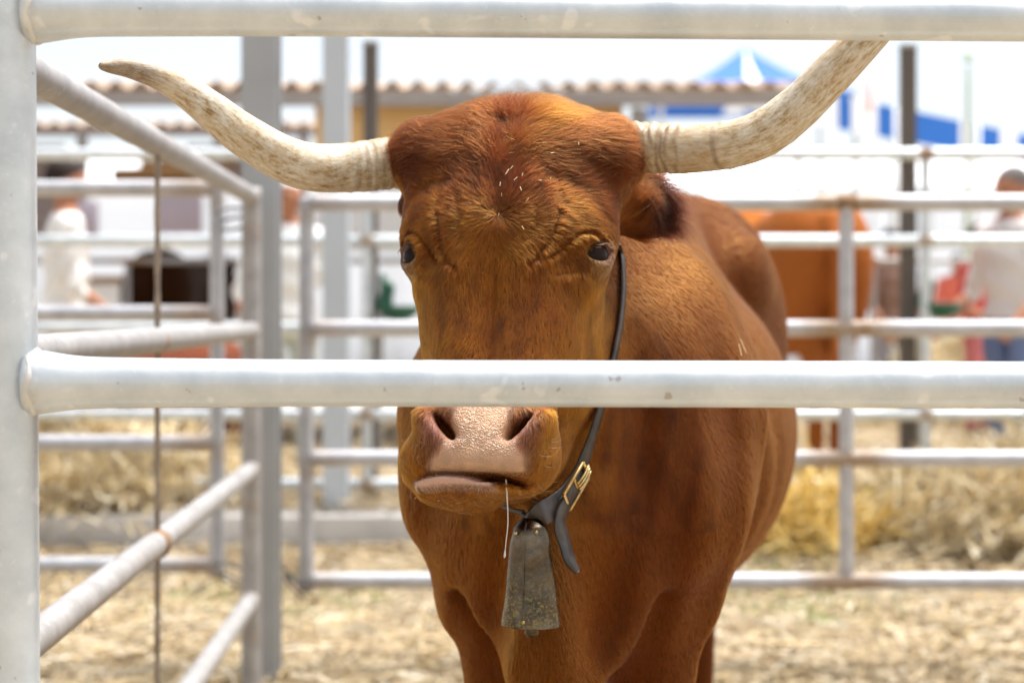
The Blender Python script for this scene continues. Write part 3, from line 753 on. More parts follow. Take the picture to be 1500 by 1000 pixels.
# --- horns
m, nt, b = new_mat('horn_keratin')
al = N(nt, 'ShaderNodeAttribute', attribute_name='along'); ar = N(nt, 'ShaderNodeAttribute', attribute_name='around')
cx = N(nt, 'ShaderNodeCombineXYZ')
nt.links.new(math_n(nt, 'MULTIPLY', al.outputs['Fac'], 9.0), cx.inputs[0])
nt.links.new(math_n(nt, 'MULTIPLY', math_n(nt, 'SINE', ar.outputs['Fac']), 1.0), cx.inputs[1]); nt.links.new(math_n(nt, 'MULTIPLY', math_n(nt, 'COSINE', ar.outputs['Fac']), 1.0), cx.inputs[2])
vob = coords(nt)
n1 = noise(nt, 6, 6, 0.65, vob); n2 = noise(nt, 45, 6, 0.75, vob); n3 = noise(nt, 130, 4, 0.7, vob)
nl = noise(nt, 9, 5, 0.7, cx.outputs[0])                                  # streaks along the horn
cs2 = N(nt, 'ShaderNodeCombineXYZ'); nt.links.new(math_n(nt, 'MULTIPLY', al.outputs['Fac'], 5.0), cs2.inputs[0]); nt.links.new(math_n(nt, 'SINE', ar.outputs['Fac']), cs2.inputs[1]); nt.links.new(math_n(nt, 'COSINE', ar.outputs['Fac']), cs2.inputs[2])
ns_ = noise(nt, 5, 8, 0.78, cs2.outputs[0])
bmix = math_n(nt, 'ADD', math_n(nt, 'MULTIPLY', ns_.outputs[0], 0.72), math_n(nt, 'MULTIPLY', n2.outputs[0], 0.28))
base = ramp(nt, bmix, [(0.36, (0.17, 0.095, 0.04)), (0.43, (0.37, 0.25, 0.12)), (0.485, (0.54, 0.45, 0.31)), (0.58, (0.68, 0.63, 0.54))])
grey = ramp(nt, nl.outputs[0], [(0.50, (0, 0, 0)), (0.66, (1, 1, 1))])
c1 = mixc(nt, math_n(nt, 'MULTIPLY', grey.outputs[0], 0.5), base.outputs[0], (0.33, 0.30, 0.26))
tanm = ramp(nt, n1.outputs[0], [(0.45, (0, 0, 0)), (0.65, (1, 1, 1))])
c2 = mixc(nt, math_n(nt, 'MULTIPLY', tanm.outputs[0], 0.45), c1, (0.47, 0.29, 0.12))
tip = N(nt, 'ShaderNodeAttribute', attribute_name='tip')
tk = math_n(nt, 'MULTIPLY', tip.outputs['Fac'], math_n(nt, 'ADD', math_n(nt, 'MULTIPLY', nl.outputs[0], 1.6), -0.15), True)
c3 = mixc(nt, tk, c2, (0.15, 0.085, 0.045))
bk = math_n(nt, 'MULTIPLY', ramp(nt, al.outputs['Fac'], [(0.10, (1, 1, 1)), (0.38, (0, 0, 0))]).outputs[0], math_n(nt, 'ADD', math_n(nt, 'MULTIPLY', n2.outputs[0], 2.2), -0.55), True)
c3 = mixc(nt, bk, c3, (0.30, 0.20, 0.10))
rg = N(nt, 'ShaderNodeAttribute', attribute_name='ring')
c4 = mixc(nt, math_n(nt, 'MULTIPLY', rg.outputs['Fac'], math_n(nt, 'ADD', math_n(nt, 'MULTIPLY', n2.outputs[0], 2.4), -0.7), True), c3, (0.20, 0.12, 0.06))
nt.links.new(c4, b.inputs['Base Color']); b.inputs['Roughness'].default_value = 0.48; b.inputs['Specular IOR Level'].default_value = 0.4
bump(nt, b, math_n(nt, 'ADD', n2.outputs[0], math_n(nt, 'MULTIPLY', n3.outputs[0], 0.5)), 0.5, 0.002)
M_HORN = m
HL = [(640, 236, 66, 2.60), (600, 238, 75, 2.60), (560, 240, 74, 2.59), (500, 246, 72, 2.57), (455, 245, 70, 2.54), (410, 230, 67, 2.52), (354, 196, 61, 2.49), (310, 162, 55, 2.47),
      (268, 132, 46, 2.45), (230, 112, 37, 2.43), (193, 101, 30, 2.41), (163, 98, 20, 2.40), (150, 97, 13, 2.392), (146, 96.8, 8, 2.39), (144.5, 96.7, 0.6, 2.389)]
HR = [(880, 219, 66, 2.54), (931, 217, 74, 2.54), (975, 217, 72, 2.53), (1018, 217, 71, 2.51), (1073, 211, 70, 2.48), (1122, 193, 69, 2.46), (1168, 159, 66, 2.44), (1209, 118, 63, 2.42),
      (1243, 84, 59, 2.40), (1285, 40, 53, 2.38), (1318, 0, 45, 2.35), (1340, -38, 35, 2.34), (1352, -72, 22, 2.33), (1356, -100, 7, 2.32)]
for H, rings, lab in ((HL, (0.045, 0.058, 0.070, 0.085, 0.098, 0.116, 0.135, 0.152, 0.165, 0.182, 0.205, 0.235), None), (HR, (0.045, 0.06, 0.072, 0.083, 0.095, 0.108, 0.122, 0.145, 0.160, 0.172, 0.195, 0.30), None)):
    n = 220
    P0 = np.array([PX(p[0], p[1], p[3]) for p in H]); R0 = np.array([p[2] / 2 * p[3] / FPX for p in H])
    PR = catmull(np.c_[P0, R0], n); P, Rr = PR[:, :3], PR[:, 3]
    s = np.r_[0, np.cumsum(np.linalg.norm(np.diff(P, axis=0), axis=1))]; sn = s / s[-1]
    ring = np.zeros(n)
    for c in rings: ring += np.exp(-((sn - c) / 0.006) ** 2)
    ring = np.clip(ring, 0, 1); seg = 56
    def disp(n_, a, sn=sn, rings=rings, Rr=Rr):
        o = np.zeros((n_, len(a)))
        for q, c in enumerate(rings):
            cc = c + 0.006 * np.sin(a * 2 + q * 1.7) + 0.003 * np.sin(a * 5 + q)
            am = 0.5 + 0.5 * np.sin(a * (1 + q % 3) + q * 2.3)[None]
            o += -0.0019 * am * np.exp(-((sn[:, None] - cc[None]) / 0.005) ** 2) + 0.0012 * np.exp(-((sn[:, None] - cc[None] - 0.012) / 0.007) ** 2)
        o += 0.0012 * np.sin(sn[:, None] * 22 + 2 * np.sin(a)[None] * 1.5) * np.sin(a * 3 + 9 * sn[:, None]) * np.clip(1 - sn[:, None], 0, 1)
        return o
    me = tube_mesh('horn', P, Rr, seg, False, {'along': sn, 'tip': sst(sn, 0.80, 0.90), 'ring': ring}, disp)
    aa = np.tile(np.linspace(0, 2 * math.pi, seg, endpoint=False), n)
    me.attributes.new('around', 'FLOAT', 'POINT').data.foreach_set('value', aa.astype(np.float32))
    put('horn', me, M_HORN, bull)

# --- coat: real hair strands combed over the hide
def strands(name, root, nrm, comb, length, lift, width, col, mat, parent, npt=4, clump=0.0, ng=10):
    t = comb - nrm * (comb * nrm).sum(1)[:, None]; t /= np.linalg.norm(t, axis=1)[:, None] + 1e-9
    L = length[:, None]; lf = lift[:, None]
    S = np.linspace(0, 1, npt)
    pts = np.stack([root + L * (t * (s * np.cos(lf * (1 - 0.6 * s))) + nrm * (s * np.sin(lf * (1 - 0.75 * s)))) for s in S], 1)
    if clump > 0:
        g = np.arange(0, len(root), ng); kd = kdtree.KDTree(len(g))
        for i, k in enumerate(g): kd.insert(root[k], i)
        kd.balance()
        near = g[np.array([kd.find(r)[1] for r in root])]
        off = (pts[near] - root[near][:, None]) + (root[near] - root)[:, None] * 0.85
        wgt = (clump * S ** 1.2)[None, :, None]
        pts = pts * (1 - wgt) + (root[:, None] + off) * wgt
    hc = bpy.data.hair_curves.new(name); n = len(root)
    hc.add_curves([npt] * n)
    hc.attributes['position'].data.foreach_set('vector', pts.astype(np.float32).ravel())
    r = np.clip(1 - S ** 1.6, 0.06, 1)[None] * width[:, None]
    (hc.attributes.get('radius') or hc.attributes.new('radius', 'FLOAT', 'POINT')).data.foreach_set('value', r.astype(np.float32).ravel())
    hc.attributes.new('tint', 'FLOAT_COLOR', 'CURVE').data.foreach_set('color', np.c_[col, np.ones(n)].astype(np.float32).ravel())
    o = bpy.data.objects.new(name, hc); C.objects.link(o); hc.materials.append(mat)
    o.parent = parent; o.matrix_parent_inverse = parent.matrix_world.inverted()
    return o

m = bpy.data.materials.new('ox_hair'); m.use_nodes = True; nt = m.node_tree; nt.nodes.clear()
ph = nt.nodes.new('ShaderNodeBsdfHairPrincipled'); ph.model = 'CHIANG'; ph.parametrization = 'COLOR'
ou = nt.nodes.new('ShaderNodeOutputMaterial'); at = N(nt, 'ShaderNodeAttribute', attribute_name='tint')
nt.links.new(at.outputs['Color'], ph.inputs['Color']); nt.links.new(ph.outputs[0], ou.inputs['Surface'])
ph.inputs['Roughness'].default_value = 0.5; ph.inputs['Radial Roughness'].default_value = 0.6; ph.inputs['IOR'].default_value = 1.22
M_HAIR = m

def sample(V, F, Nn, weight, n):
    T = np.vstack([F[:, [0, 1, 2]], F[:, [0, 2, 3]]]); e1 = V[T[:, 1]] - V[T[:, 0]]; e2 = V[T[:, 2]] - V[T[:, 0]]
    A = 0.5 * np.linalg.norm(np.cross(e1, e2), axis=1) * weight[T].mean(1)
    i = rng.choice(len(T), n, p=A / A.sum()); r1, r2 = rng.random((2, n)); f = r1 + r2 > 1; r1[f] = 1 - r1[f]; r2[f] = 1 - r2[f]
    w0 = 1 - r1 - r2; t = T[i]
    P = V[t[:, 0]] * w0[:, None] + V[t[:, 1]] * r1[:, None] + V[t[:, 2]] * r2[:, None]
    nn = Nn[t[:, 0]] * w0[:, None] + Nn[t[:, 1]] * r1[:, None] + Nn[t[:, 2]] * r2[:, None]
    return P, nn / (np.linalg.norm(nn, axis=1)[:, None] + 1e-9)

KH = 0.35 if DEV else 1.0
facing_h = sst((Nh * (np.array([0, 0, CAM_Z]) - Vh)).sum(1) / np.linalg.norm(Vh - [0, 0, CAM_Z], axis=1), -0.45, -0.1)
wt = (1 - bare[:len(Vh)]) * (0.15 + 0.85 * facing_h)
P, nn = sample(Vh, Fh, Nh, wt, int(270000 * KH))
q = to_head(P.astype(f32)).astype(float); u, v, w = q.T; a = np.abs(u)
neck = sst(-w, 0.17, 0.26) * sst(0.22 - a, -0.05, 0.05) + sst(-v, 0.40, 0.45); neck = np.clip(np.maximum(neck, 1 - sst(-to_body(P.astype(f32))[:, 1], 0.20, 0.30) * (1 - 0 * a)) * (1 - sst(a, 0.13, 0.17) * sst(v, 0.05, 0.10) * sst(w, -0.34, -0.28)), 0, 1)
C1 = 0.052
rad = np.stack([u * 0.9, (v - C1) * 1.0, 0 * u], -1); rad /= np.linalg.norm(rad, axis=1)[:, None] + 1e-6
down = np.stack([np.sign(u) * 0.25 * sst(a, 0.02, 0.09), -np.ones_like(u), 0 * u], -1)
up = np.stack([np.clip(u / 0.10, -1, 1) * 1.0, np.full_like(u, 0.75), 0.1 + 0 * u], -1)
poll_d = np.stack([np.clip((u - 0.008) / 0.05, -1, 1) * 1.25, 0.35 + 0.6 * sst(0.06 - a, 0, 0.05), -0.25 + 0 * u], -1)
d = rad.copy()
k = sst(C1 - v, 0.02, 0.09)[:, None]; d = d * (1 - k) + down * k
k = sst(v - C1, 0.03, 0.09)[:, None]; d = d * (1 - k) + up * k
k = sst(v, 0.135, 0.175)[:, None]; d = d * (1 - k) + poll_d * k
earm = (sst(a, 0.180, 0.205) * sst(-w, 0.10, 0.14))[:, None]
d = d * (1 - earm) + np.stack([np.sign(u) * 1.0, -0.55 + 0 * u, -0.3 + 0 * u], -1) * earm
d = d + 0.30 * np.stack([vnoise(P, 70, 11), vnoise(P, 70, 12), 0 * u], -1) + (0.16 + 0.22 * sst(v, 0.10, 0.17))[:, None] * rng.normal(size=d.shape)
comb = d @ M_H.T
nk = np.array([0.05, 0.35, -1.0]); comb = comb * (1 - neck[:, None]) + (nk + 0.15 * rng.normal(size=comb.shape)) * neck[:, None]
longk = sst(v, 0.05, 0.19) * (1 - neck)
boss = longk * sst(a, 0.09, 0.14)
length = 0.015 + 0.026 * longk + 0.006 * boss - 0.0035 * sst(-v, 0.05, 0.2) + 0.020 * earm[:, 0] * sst(a, 0.205, 0.24) + 0.018 * earm[:, 0]
length = length * (1 - neck) + 0.013 * neck
length = np.clip(length * rng.uniform(0.65, 1.25, len(P)), 0.004, None)
top = np.exp(-((u - 0.005) / 0.05) ** 2) * sst(v, 0.19, 0.225)
length += 0.022 * top
lift = 0.22 - 0.10 * neck + 0.32 * longk + 0.60 * top + rng.normal(0, 0.07, len(P))
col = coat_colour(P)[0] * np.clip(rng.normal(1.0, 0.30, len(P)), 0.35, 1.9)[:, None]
col = np.clip(col * np.clip(1.0 + 0.22 * vnoise(P, 45, 21) + 0.28 * vnoise(q * [1, 0.16, 0.5], 190, 22) * (1 - longk) + 0.18 * vnoise(P, 160, 23), 0.35, 1.9)[:, None], 0.003, 0.85)
# lash-free eye openings: keep hair off the lid rims
de = np.sqrt((a - EYE[0]) ** 2 + (v - EYE[1]) ** 2 + (w - EYE[2]) ** 2)
length *= np.where(de < 0.040, 0.45, 1.0); ok = de > EYE_R + 0.0045
strands('coat', P[ok], nn[ok], comb[ok], length[ok], lift[ok], (0.00024 + 0.0 * length[ok]), col[ok], M_HAIR, bull, 4, 0.45, 9)

# forelock: longer tousled hair over the poll and a tuft standing up on its crown
qv = to_head(Vh.astype(f32)).astype(float)
wt = (sst(qv[:, 1], 0.075, 0.185) * sst(0.185 - np.abs(qv[:, 0]), 0, 0.02) * sst(qv[:, 2], -0.19, -0.13)) + 1e-9
P, nn = sample(Vh, Fh, Nh, wt, int(9000 * KH) + 3000)
q = to_head(P.astype(f32)).astype(float); u, v, w = q.T; a = np.abs(u)
top = np.exp(-((u - 0.006) / 0.06) ** 2) * sst(v, 0.185, 0.222)
d = np.stack([np.clip((u - 0.006) / 0.04, -1, 1) * 1.2, 0.55 - 0.9 * sst(a, 0.08, 0.15) + 0.5 * top, 0.15 - 0.2 * sst(v, 0.2, 0.23)], -1)
d += 0.45 * np.stack([vnoise(P, 60, 41), vnoise(P, 60, 42), 0 * u], -1) + 0.30 * rng.normal(size=d.shape)
length = (0.012 + 0.016 * sst(v, 0.09, 0.19) + 0.030 * top + 0.004 * vnoise(P, 40, 44)) * rng.uniform(0.6, 1.3, len(P))
lift = 0.22 + 0.16 * sst(v, 0.09, 0.19) + 0.65 * top + 0.15 * vnoise(P, 50, 43) + rng.normal(0, 0.12, len(P))
col = coat_colour(P)[0] * np.clip(rng.normal(0.85, 0.28, len(P)), 0.3, 1.6)[:, None] * (1 + 0.3 * vnoise(P, 70, 45))[:, None]
strands('forelock', P, nn, d @ M_H.T, length, lift, np.full(len(P), 0.00030), np.clip(col, 0.003, 0.8), M_HAIR, bull, 6, 0.62, 9)

# hair growing over the roots of the horns
P_, N_, D_ = [], [], []
for H, sgn in ((HL, -1), (HR, 1)):
    A0, A1 = PX(*H[0][:2], H[0][3]), PX(*H[2][:2], H[2][3]); ax = (A1 - A0) / np.linalg.norm(A1 - A0); r0 = H[1][2] / 2 * H[1][3] / FPX
    rel = Vh - A0; al_ = rel @ ax; rd = np.linalg.norm(rel - np.outer(al_, ax), axis=1)
    wt = ((rd < r0 + 0.020) & (rd > r0 - 0.006) & (al_ > -0.01) & (al_ < 0.12)).astype(float) + 1e-9
    p, n_ = sample(Vh, Fh, Nh, wt, 3500); P_.append(p); N_.append(n_); D_.append(np.tile(ax, (len(p), 1)) + 0.28 * rng.normal(size=p.shape))
P, nn, d = np.vstack(P_), np.vstack(N_), np.vstack(D_)
col = coat_colour(P)[0] * np.clip(rng.normal(0.95, 0.25, len(P)), 0.4, 1.6)[:, None]
strands('horn_fringe', P, nn, d, rng.uniform(0.012, 0.030, len(P)), rng.normal(0.30, 0.12, len(P)), np.full(len(P), 0.00028), col, M_HAIR, bull, 5, 0.5, 9)

facing_b = sst((Nb * (np.array([0, 0, CAM_Z]) - Vb)).sum(1) / np.linalg.norm(Vb - [0, 0, CAM_Z], axis=1), -0.35, 0.0)
wt = (0.05 + facing_b) * sst(4.4 - Vb[:, 1], 0, 1.6) * sst(Vb[:, 2], 0.25, 0.5)
P, nn = sample(Vb, Fb, Nb, wt, int(210000 * KH))
B = to_body(P.astype(f32)).astype(float)
comb = np.stack([0.12 * vnoise(P, 9, 31), 0.55 + 0.2 * vnoise(P, 7, 32), -1.0 + 0.35 * sst(B[:, 1], 0.2, 0.8)], -1) @ R_B.T + 0.12 * rng.normal(size=P.shape)
length = 0.014 * rng.uniform(0.7, 1.3, len(P)); lift = 0.09 + rng.normal(0, 0.05, len(P))
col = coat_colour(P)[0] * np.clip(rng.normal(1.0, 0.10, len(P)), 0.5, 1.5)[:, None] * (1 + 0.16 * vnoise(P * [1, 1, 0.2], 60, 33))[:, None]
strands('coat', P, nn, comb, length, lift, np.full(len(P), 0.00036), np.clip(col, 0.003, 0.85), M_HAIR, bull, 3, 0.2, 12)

# ------------------------------------------------------------------ collar, bell and small things on the ox
from mathutils.bvhtree import BVHTree
_tri = np.vstack([F_all[:, [0, 1, 2]], F_all[:, [0, 2, 3]]])
BVH = BVHTree.FromPolygons(V_all.tolist(), _tri.tolist(), epsilon=0.0)
CAMP = Vector((0, 0, CAM_Z))
def hit(px, py):
    t = Vector(PX(px, py, 1.0)) - CAMP; t.normalize()
    h = BVH.ray_cast(CAMP, t)
    return (np.array(h[0]), np.array(h[1])) if h[0] is not None else (None, None)

m, nt, b = new_mat('black_leather'); v = coords(nt); n1 = noise(nt, 25, 5, 0.6, v); n2 = noise(nt, 400, 3, 0.6, v)
c = ramp(nt, n1.outputs[0], [(0.35, (0.020, 0.016, 0.014)), (0.7, (0.075, 0.06, 0.052))]); nt.links.new(c.outputs[0], b.inputs['Base Color'])
b.inputs['Roughness'].default_value = 0.42; bump(nt, b, n2.outputs[0], 0.25, 0.0006); M_LEATHER = m
m, nt, b = new_mat('worn_brass'); v = coords(nt); n1 = noise(nt, 60, 4, 0.6, v)
c = ramp(nt, n1.outputs[0], [(0.35, (0.50, 0.33, 0.10)), (0.65, (0.86, 0.68, 0.34))]); nt.links.new(c.outputs[0], b.inputs['Base Color'])
b.inputs['Metallic'].default_value = 0.95; b.inputs['Roughness'].default_value = 0.28; M_BRASS = m
m, nt, b = new_mat('old_bell_iron'); v = coords(nt); n1 = noise(nt, 26, 6, 0.7, v); n2 = noise(nt, 190, 6, 0.75, v); n3 = noise(nt, 8, 3, 0.6, v)
c = ramp(nt, n1.outputs[0], [(0.3, (0.05, 0.038, 0.028)), (0.55, (0.12, 0.094, 0.068)), (0.75, (0.24, 0.195, 0.145))])
sep = N(nt, 'ShaderNodeAttribute', attribute_name='low')
br = math_n(nt, 'MULTIPLY', ramp(nt, n2.outputs[0], [(0.48, (0, 0, 0)), (0.62, (1, 1, 1))]).outputs[0], math_n(nt, 'ADD', math_n(nt, 'MULTIPLY', sep.outputs['Fac'], 0.45), 0.05), True)
nt.links.new(mixc(nt, br, c.outputs[0], (0.36, 0.27, 0.09)), b.inputs['Base Color']); b.inputs['Metallic'].default_value = 1.0
nt.links.new(math_n(nt, 'ADD', math_n(nt, 'MULTIPLY', n2.outputs[0], 0.30), 0.10), b.inputs['Roughness']); bump(nt, b, n2.outputs[0], 0.35, 0.0015); M_BELL = m

def ribbon(name, P, Nn, width, thick, mat, parent):
    """closed strap section swept along P with outward normals Nn."""
    P = np.asarray(P, float); Nn = np.asarray(Nn, float); T = np.gradient(P, axis=0); T /= np.linalg.norm(T, axis=1)[:, None]
    Nn = Nn - T * (Nn * T).sum(1)[:, None]; Nn /= np.linalg.norm(Nn, axis=1)[:, None]; W = np.cross(T, Nn)
    width = np.broadcast_to(width, (len(P),)); sec = [(-.5, -.3), (-.47, -.5), (.47, -.5), (.5, -.3), (.5, .3), (.47, .5), (-.47, .5), (-.5, .3)]
    V = np.stack([P + W * (width * a)[:, None] + Nn * thick * b_ for a, b_ in sec], 1).reshape(-1, 3)
    n, s = len(P), len(sec); i = np.arange(n - 1)[:, None] * s; j = np.arange(s)[None]; k = (j + 1) % s
    F = np.stack([i + j, i + k, i + s + k, i + s + j], -1).reshape(-1, 4)
    F = np.vstack([F, [[0, 1, 2, 3], [0, 3, 4, 7], [4, 5, 6, 7]], np.array([[3, 2, 1, 0], [7, 4, 3, 0], [7, 6, 5, 4]]) + (n - 1) * s])
    return put(name, mesh(name, V, F, False), mat, parent)

collar = thing('leather_collar', PX(840, 720, 2.5), 'black leather collar with brass buckle round the ox\'s neck', 'collar')
pts, nrm = [], []
for (px, py, off) in ((912, 372, .006), (916, 400, .007), (915, 440, .008), (910, 480, .009), (900, 530, .010), (888, 575, .012), (874, 620, .014), (860, 665, .016), (846, 702, .018), (832, 728, .022), (812, 744, .03), (792, 753, .04)):
    p, nv = hit(px, py)
    if p is None: continue
    t = p - np.array(CAMP); L = np.linalg.norm(t); pts.append(p - t / L * off * 1.6); nrm.append(nv * 0.5 + np.array([1.0, 0, 0.1]) * (1.0 if py < 560 else 0.55) - t / L * (0.05 if py < 560 else 0.30))
pts = np.array(pts); nrm = np.array(nrm)
for _ in range(2):                                        # settle the strap into an even curve
    pts[1:-1] = 0.25 * pts[:-2] + 0.5 * pts[1:-1] + 0.25 * pts[2:]; nrm[1:-1] = 0.25 * nrm[:-2] + 0.5 * nrm[1:-1] + 0.25 * nrm[2:]
PB = np.array([PX(778, 757, 2.455)]); 
# round the far side of the neck and back over the crest
cA = to_body(pts[0][None].astype(f32))[0]
def neck_pt(t, ang):
    return None
loop = [(760, 752, 2.47), (730, 735, 2.53), (690, 690, 2.60), (655, 620, 2.66), (640, 540, 2.72), (650, 450, 2.78), (690, 350, 2.82), (760, 290, 2.84), (840, 300, 2.80), (890, 335, 2.72)]
lp = [PX(*q) for q in loop]
allP = np.vstack([pts, PB, lp, pts[:1]]); ctr = pts.mean(0) * 0.4 + np.mean(lp, 0) * 0.6
nl = np.array([q - ctr for q in np.vstack([PB, lp])]); nl /= np.linalg.norm(nl, axis=1)[:, None]
allN = np.vstack([nrm, nl, nrm[:1]])
n = 160; cr = catmull(np.c_[allP, allN], n)
ribbon('strap', cr[:, :3], cr[:, 3:], np.interp(np.arange(n), [0, 45, 70, n], [0.015, 0.018, 0.034, 0.034]), 0.004, M_LEATHER, collar)
# buckle
i9 = catmull(pts, 60); bT = pts[8] - pts[9]; bT /= np.linalg.norm(bT); bN = nrm[8] / np.linalg.norm(nrm[8]); bN = bN * 0.45 + np.array([0.9, 0, 0.1]); bN -= bT * (bN @ bT); bN /= np.linalg.norm(bN); bW = np.cross(bT, bN)
bC = 0.5 * (pts[8] + pts[9]) + bN * 0.007
Rb = np.stack([bT, bW, bN], 1)
L2, W2, th = 0.030, 0.019, 0.0026
for c0, h in (((-L2, 0, 0), (th, W2, th)), ((L2, 0, 0), (th, W2, th)), ((0, -W2, 0), (L2, th, th)), ((0, W2, 0), (L2, th, th)), ((0.0, 0, 0.0005), (th * 0.8, W2, th * 0.8))):
    bevel(put('buckle_bar', boxes_mesh('buckle_bar', [(bC + Rb @ np.array(c0), h, Rb)]), M_BRASS, collar), 0.0012)
for k in (-1, 0, 1):
    put('buckle_prong', tube_mesh('buckle_prong', np.array([bC + Rb @ np.array((x_, k * 0.007, 0.004 + 0.002 * math.sin(x_ * 90))) for x_ in np.linspace(0.0, L2 + 0.006, 8)]), 0.0019, 8), M_BRASS, collar)
p9 = bC - bT * 0.030
tail = catmull(np.array([p9 + bT * 0.05, p9, p9 - bT * 0.022 + (0, -.004, -0.012), PX(826, 792, p9[1] - 0.012), PX(834, 818, p9[1] - 0.016), PX(846, 838, p9[1] - 0.014)]), 30)
ribbon('strap_end', tail, np.tile(bN * 0.75 + np.array([0.35, -0.3, 0]), (30, 1)), np.r_[np.full(22, 0.026), np.linspace(0.026, 0.008, 8)], 0.0045, M_LEATHER, collar)
put('bell_loop_strap', tube_mesh('bell_loop_strap', catmull(np.array([bC - bT * 0.02 - bN * 0.006, PX(812, 738, 2.452), PX(796, 742, 2.448), PX(780, 752, 2.446)]), 24), 0.0085, 12), M_LEATHER, collar)

# bell
DB = 2.43; k = DB / FPX
bell = thing('cow_bell', PX(777, 915, DB), 'tapered old iron cow bell hanging from the leather collar', 'bell')
prof = [(757, 9, 8), (760, 14, 12), (766, 20, 16), (773, 25, 21), (790, 29, 24.5), (820, 32, 27.5), (860, 36.5, 32), (895, 41, 36), (908, 42.6, 37.5), (915, 43.4, 38)]
lv = catmull(np.array(prof, float), 46); seg = 48; aa = np.linspace(0, 2 * math.pi, seg, endpoint=False)
ang = math.radians(-14); cs, sn_ = math.cos(ang), math.sin(ang)
def bell_ring(py, hx, hy):
    e = 1.0; x_ = np.sign(np.cos(aa)) * np.abs(np.cos(aa)) ** e * hx * k; y_ = np.sign(np.sin(aa)) * np.abs(np.sin(aa)) ** e * hy * k
    c = PX(777 + 0.5 * (py - 840) / 75, py, DB); return np.stack([c[0] + x_ * cs - y_ * sn_, c[1] + x_ * sn_ + y_ * cs, np.full(seg, c[2])], -1)
rings = [bell_ring(*r) for r in lv] + [bell_ring(r[0] + (0 if q else -0), r[1] - 2.2, r[2] - 2.2) for q, r in enumerate(lv[::-1][:40])]
V = np.vstack(rings); nr = len(rings); i = np.arange(nr - 1)[:, None] * seg; j = np.arange(seg)[None]; kk = (j + 1) % seg
F = np.stack([i + j, i + seg + j, i + seg + kk, i + kk], -1).reshape(-1, 4)
F = np.vstack([F, np.array([[q, q + 1, seg - 2 - q, seg - 1 - q] for q in range(seg // 2 - 1)])])
low = np.concatenate([np.full(seg, sst(r[0], 815, 890)) for r in list(lv) + list(lv[::-1][:40])])
V = V + (0.0009 * vnoise(V, 60, 77) + 0.0008 * vnoise(V, 140, 78))[:, None] * np.array([0.6, -1, 0])
put('shell', mesh('shell', V, F, True, {'low': low}), M_BELL, bell)
def on_bell(py, ux, out=0.0):
    hx = np.interp(py, lv[:, 0], lv[:, 1]); hy = np.interp(py, lv[:, 0], lv[:, 2]); x_ = ux * hx * k; y_ = -hy * k - out
    c = PX(777 + 0.5 * (py - 840) / 75, py, DB); return np.array([c[0] + x_ * cs - y_ * sn_, c[1] + x_ * sn_ + y_ * cs, c[2]])
put('seam', tube_mesh('seam', np.array([on_bell(p_, -0.10) for p_ in np.linspace(760, 913, 30)]), 0.0016, 8), M_BELL, bell)
for py_, ux in ((776, 0.55), (778, -0.6), (905, -0.05)):
    put('rivet', sphere('rivet', on_bell(py_, ux), 0.0028, 12, 8), M_BRASS, bell)
lc = PX(783, 753, DB); tt = np.linspace(0, math.pi, 24)
put('hanger', tube_mesh('hanger', lc + np.stack([0.011 * np.cos(tt), 0 * tt, 0.016 * np.sin(tt) - 0.008], -1), 0.0028, 10), M_BELL, bell)
cl = PX(779, 905, DB)
put('clapper', tube_mesh('clapper', np.array([cl + (0, 0, 0.05), cl + (0, 0, 0), cl + (0, 0, -0.006), cl + (0, 0, -0.022), cl + (0, 0, -0.026)]), np.array([0.003, 0.004, 0.0095, 0.0105, 0.006]), 14), M_BELL, bell)

# saliva thread from the upper lip
m, nt, b = new_mat('saliva'); b.inputs['Base Color'].default_value = (0.95, 0.95, 0.93, 1); b.inputs['Roughness'].default_value = 0.08; b.inputs['Transmission Weight'].default_value = 0.6; M_SAL = m
p, nv = hit(741, 698); dl = p[1] - 0.004
sp = catmull(np.array([PX(741, 702, dl), PX(743, 730, dl - 0.003), PX(744, 765, dl - 0.003), PX(741, 795, dl - 0.003), PX(739, 817, dl - 0.003)]), 40)
tag(put('saliva_thread', tube_mesh('saliva_thread', sp, np.r_[np.linspace(0.0011, 0.0005, 34), np.linspace(0.0008, 0.0015, 4), 0.0012, 0.0004], 8), M_SAL), 'thin thread of saliva hanging from the ox\'s upper lip', 'saliva')

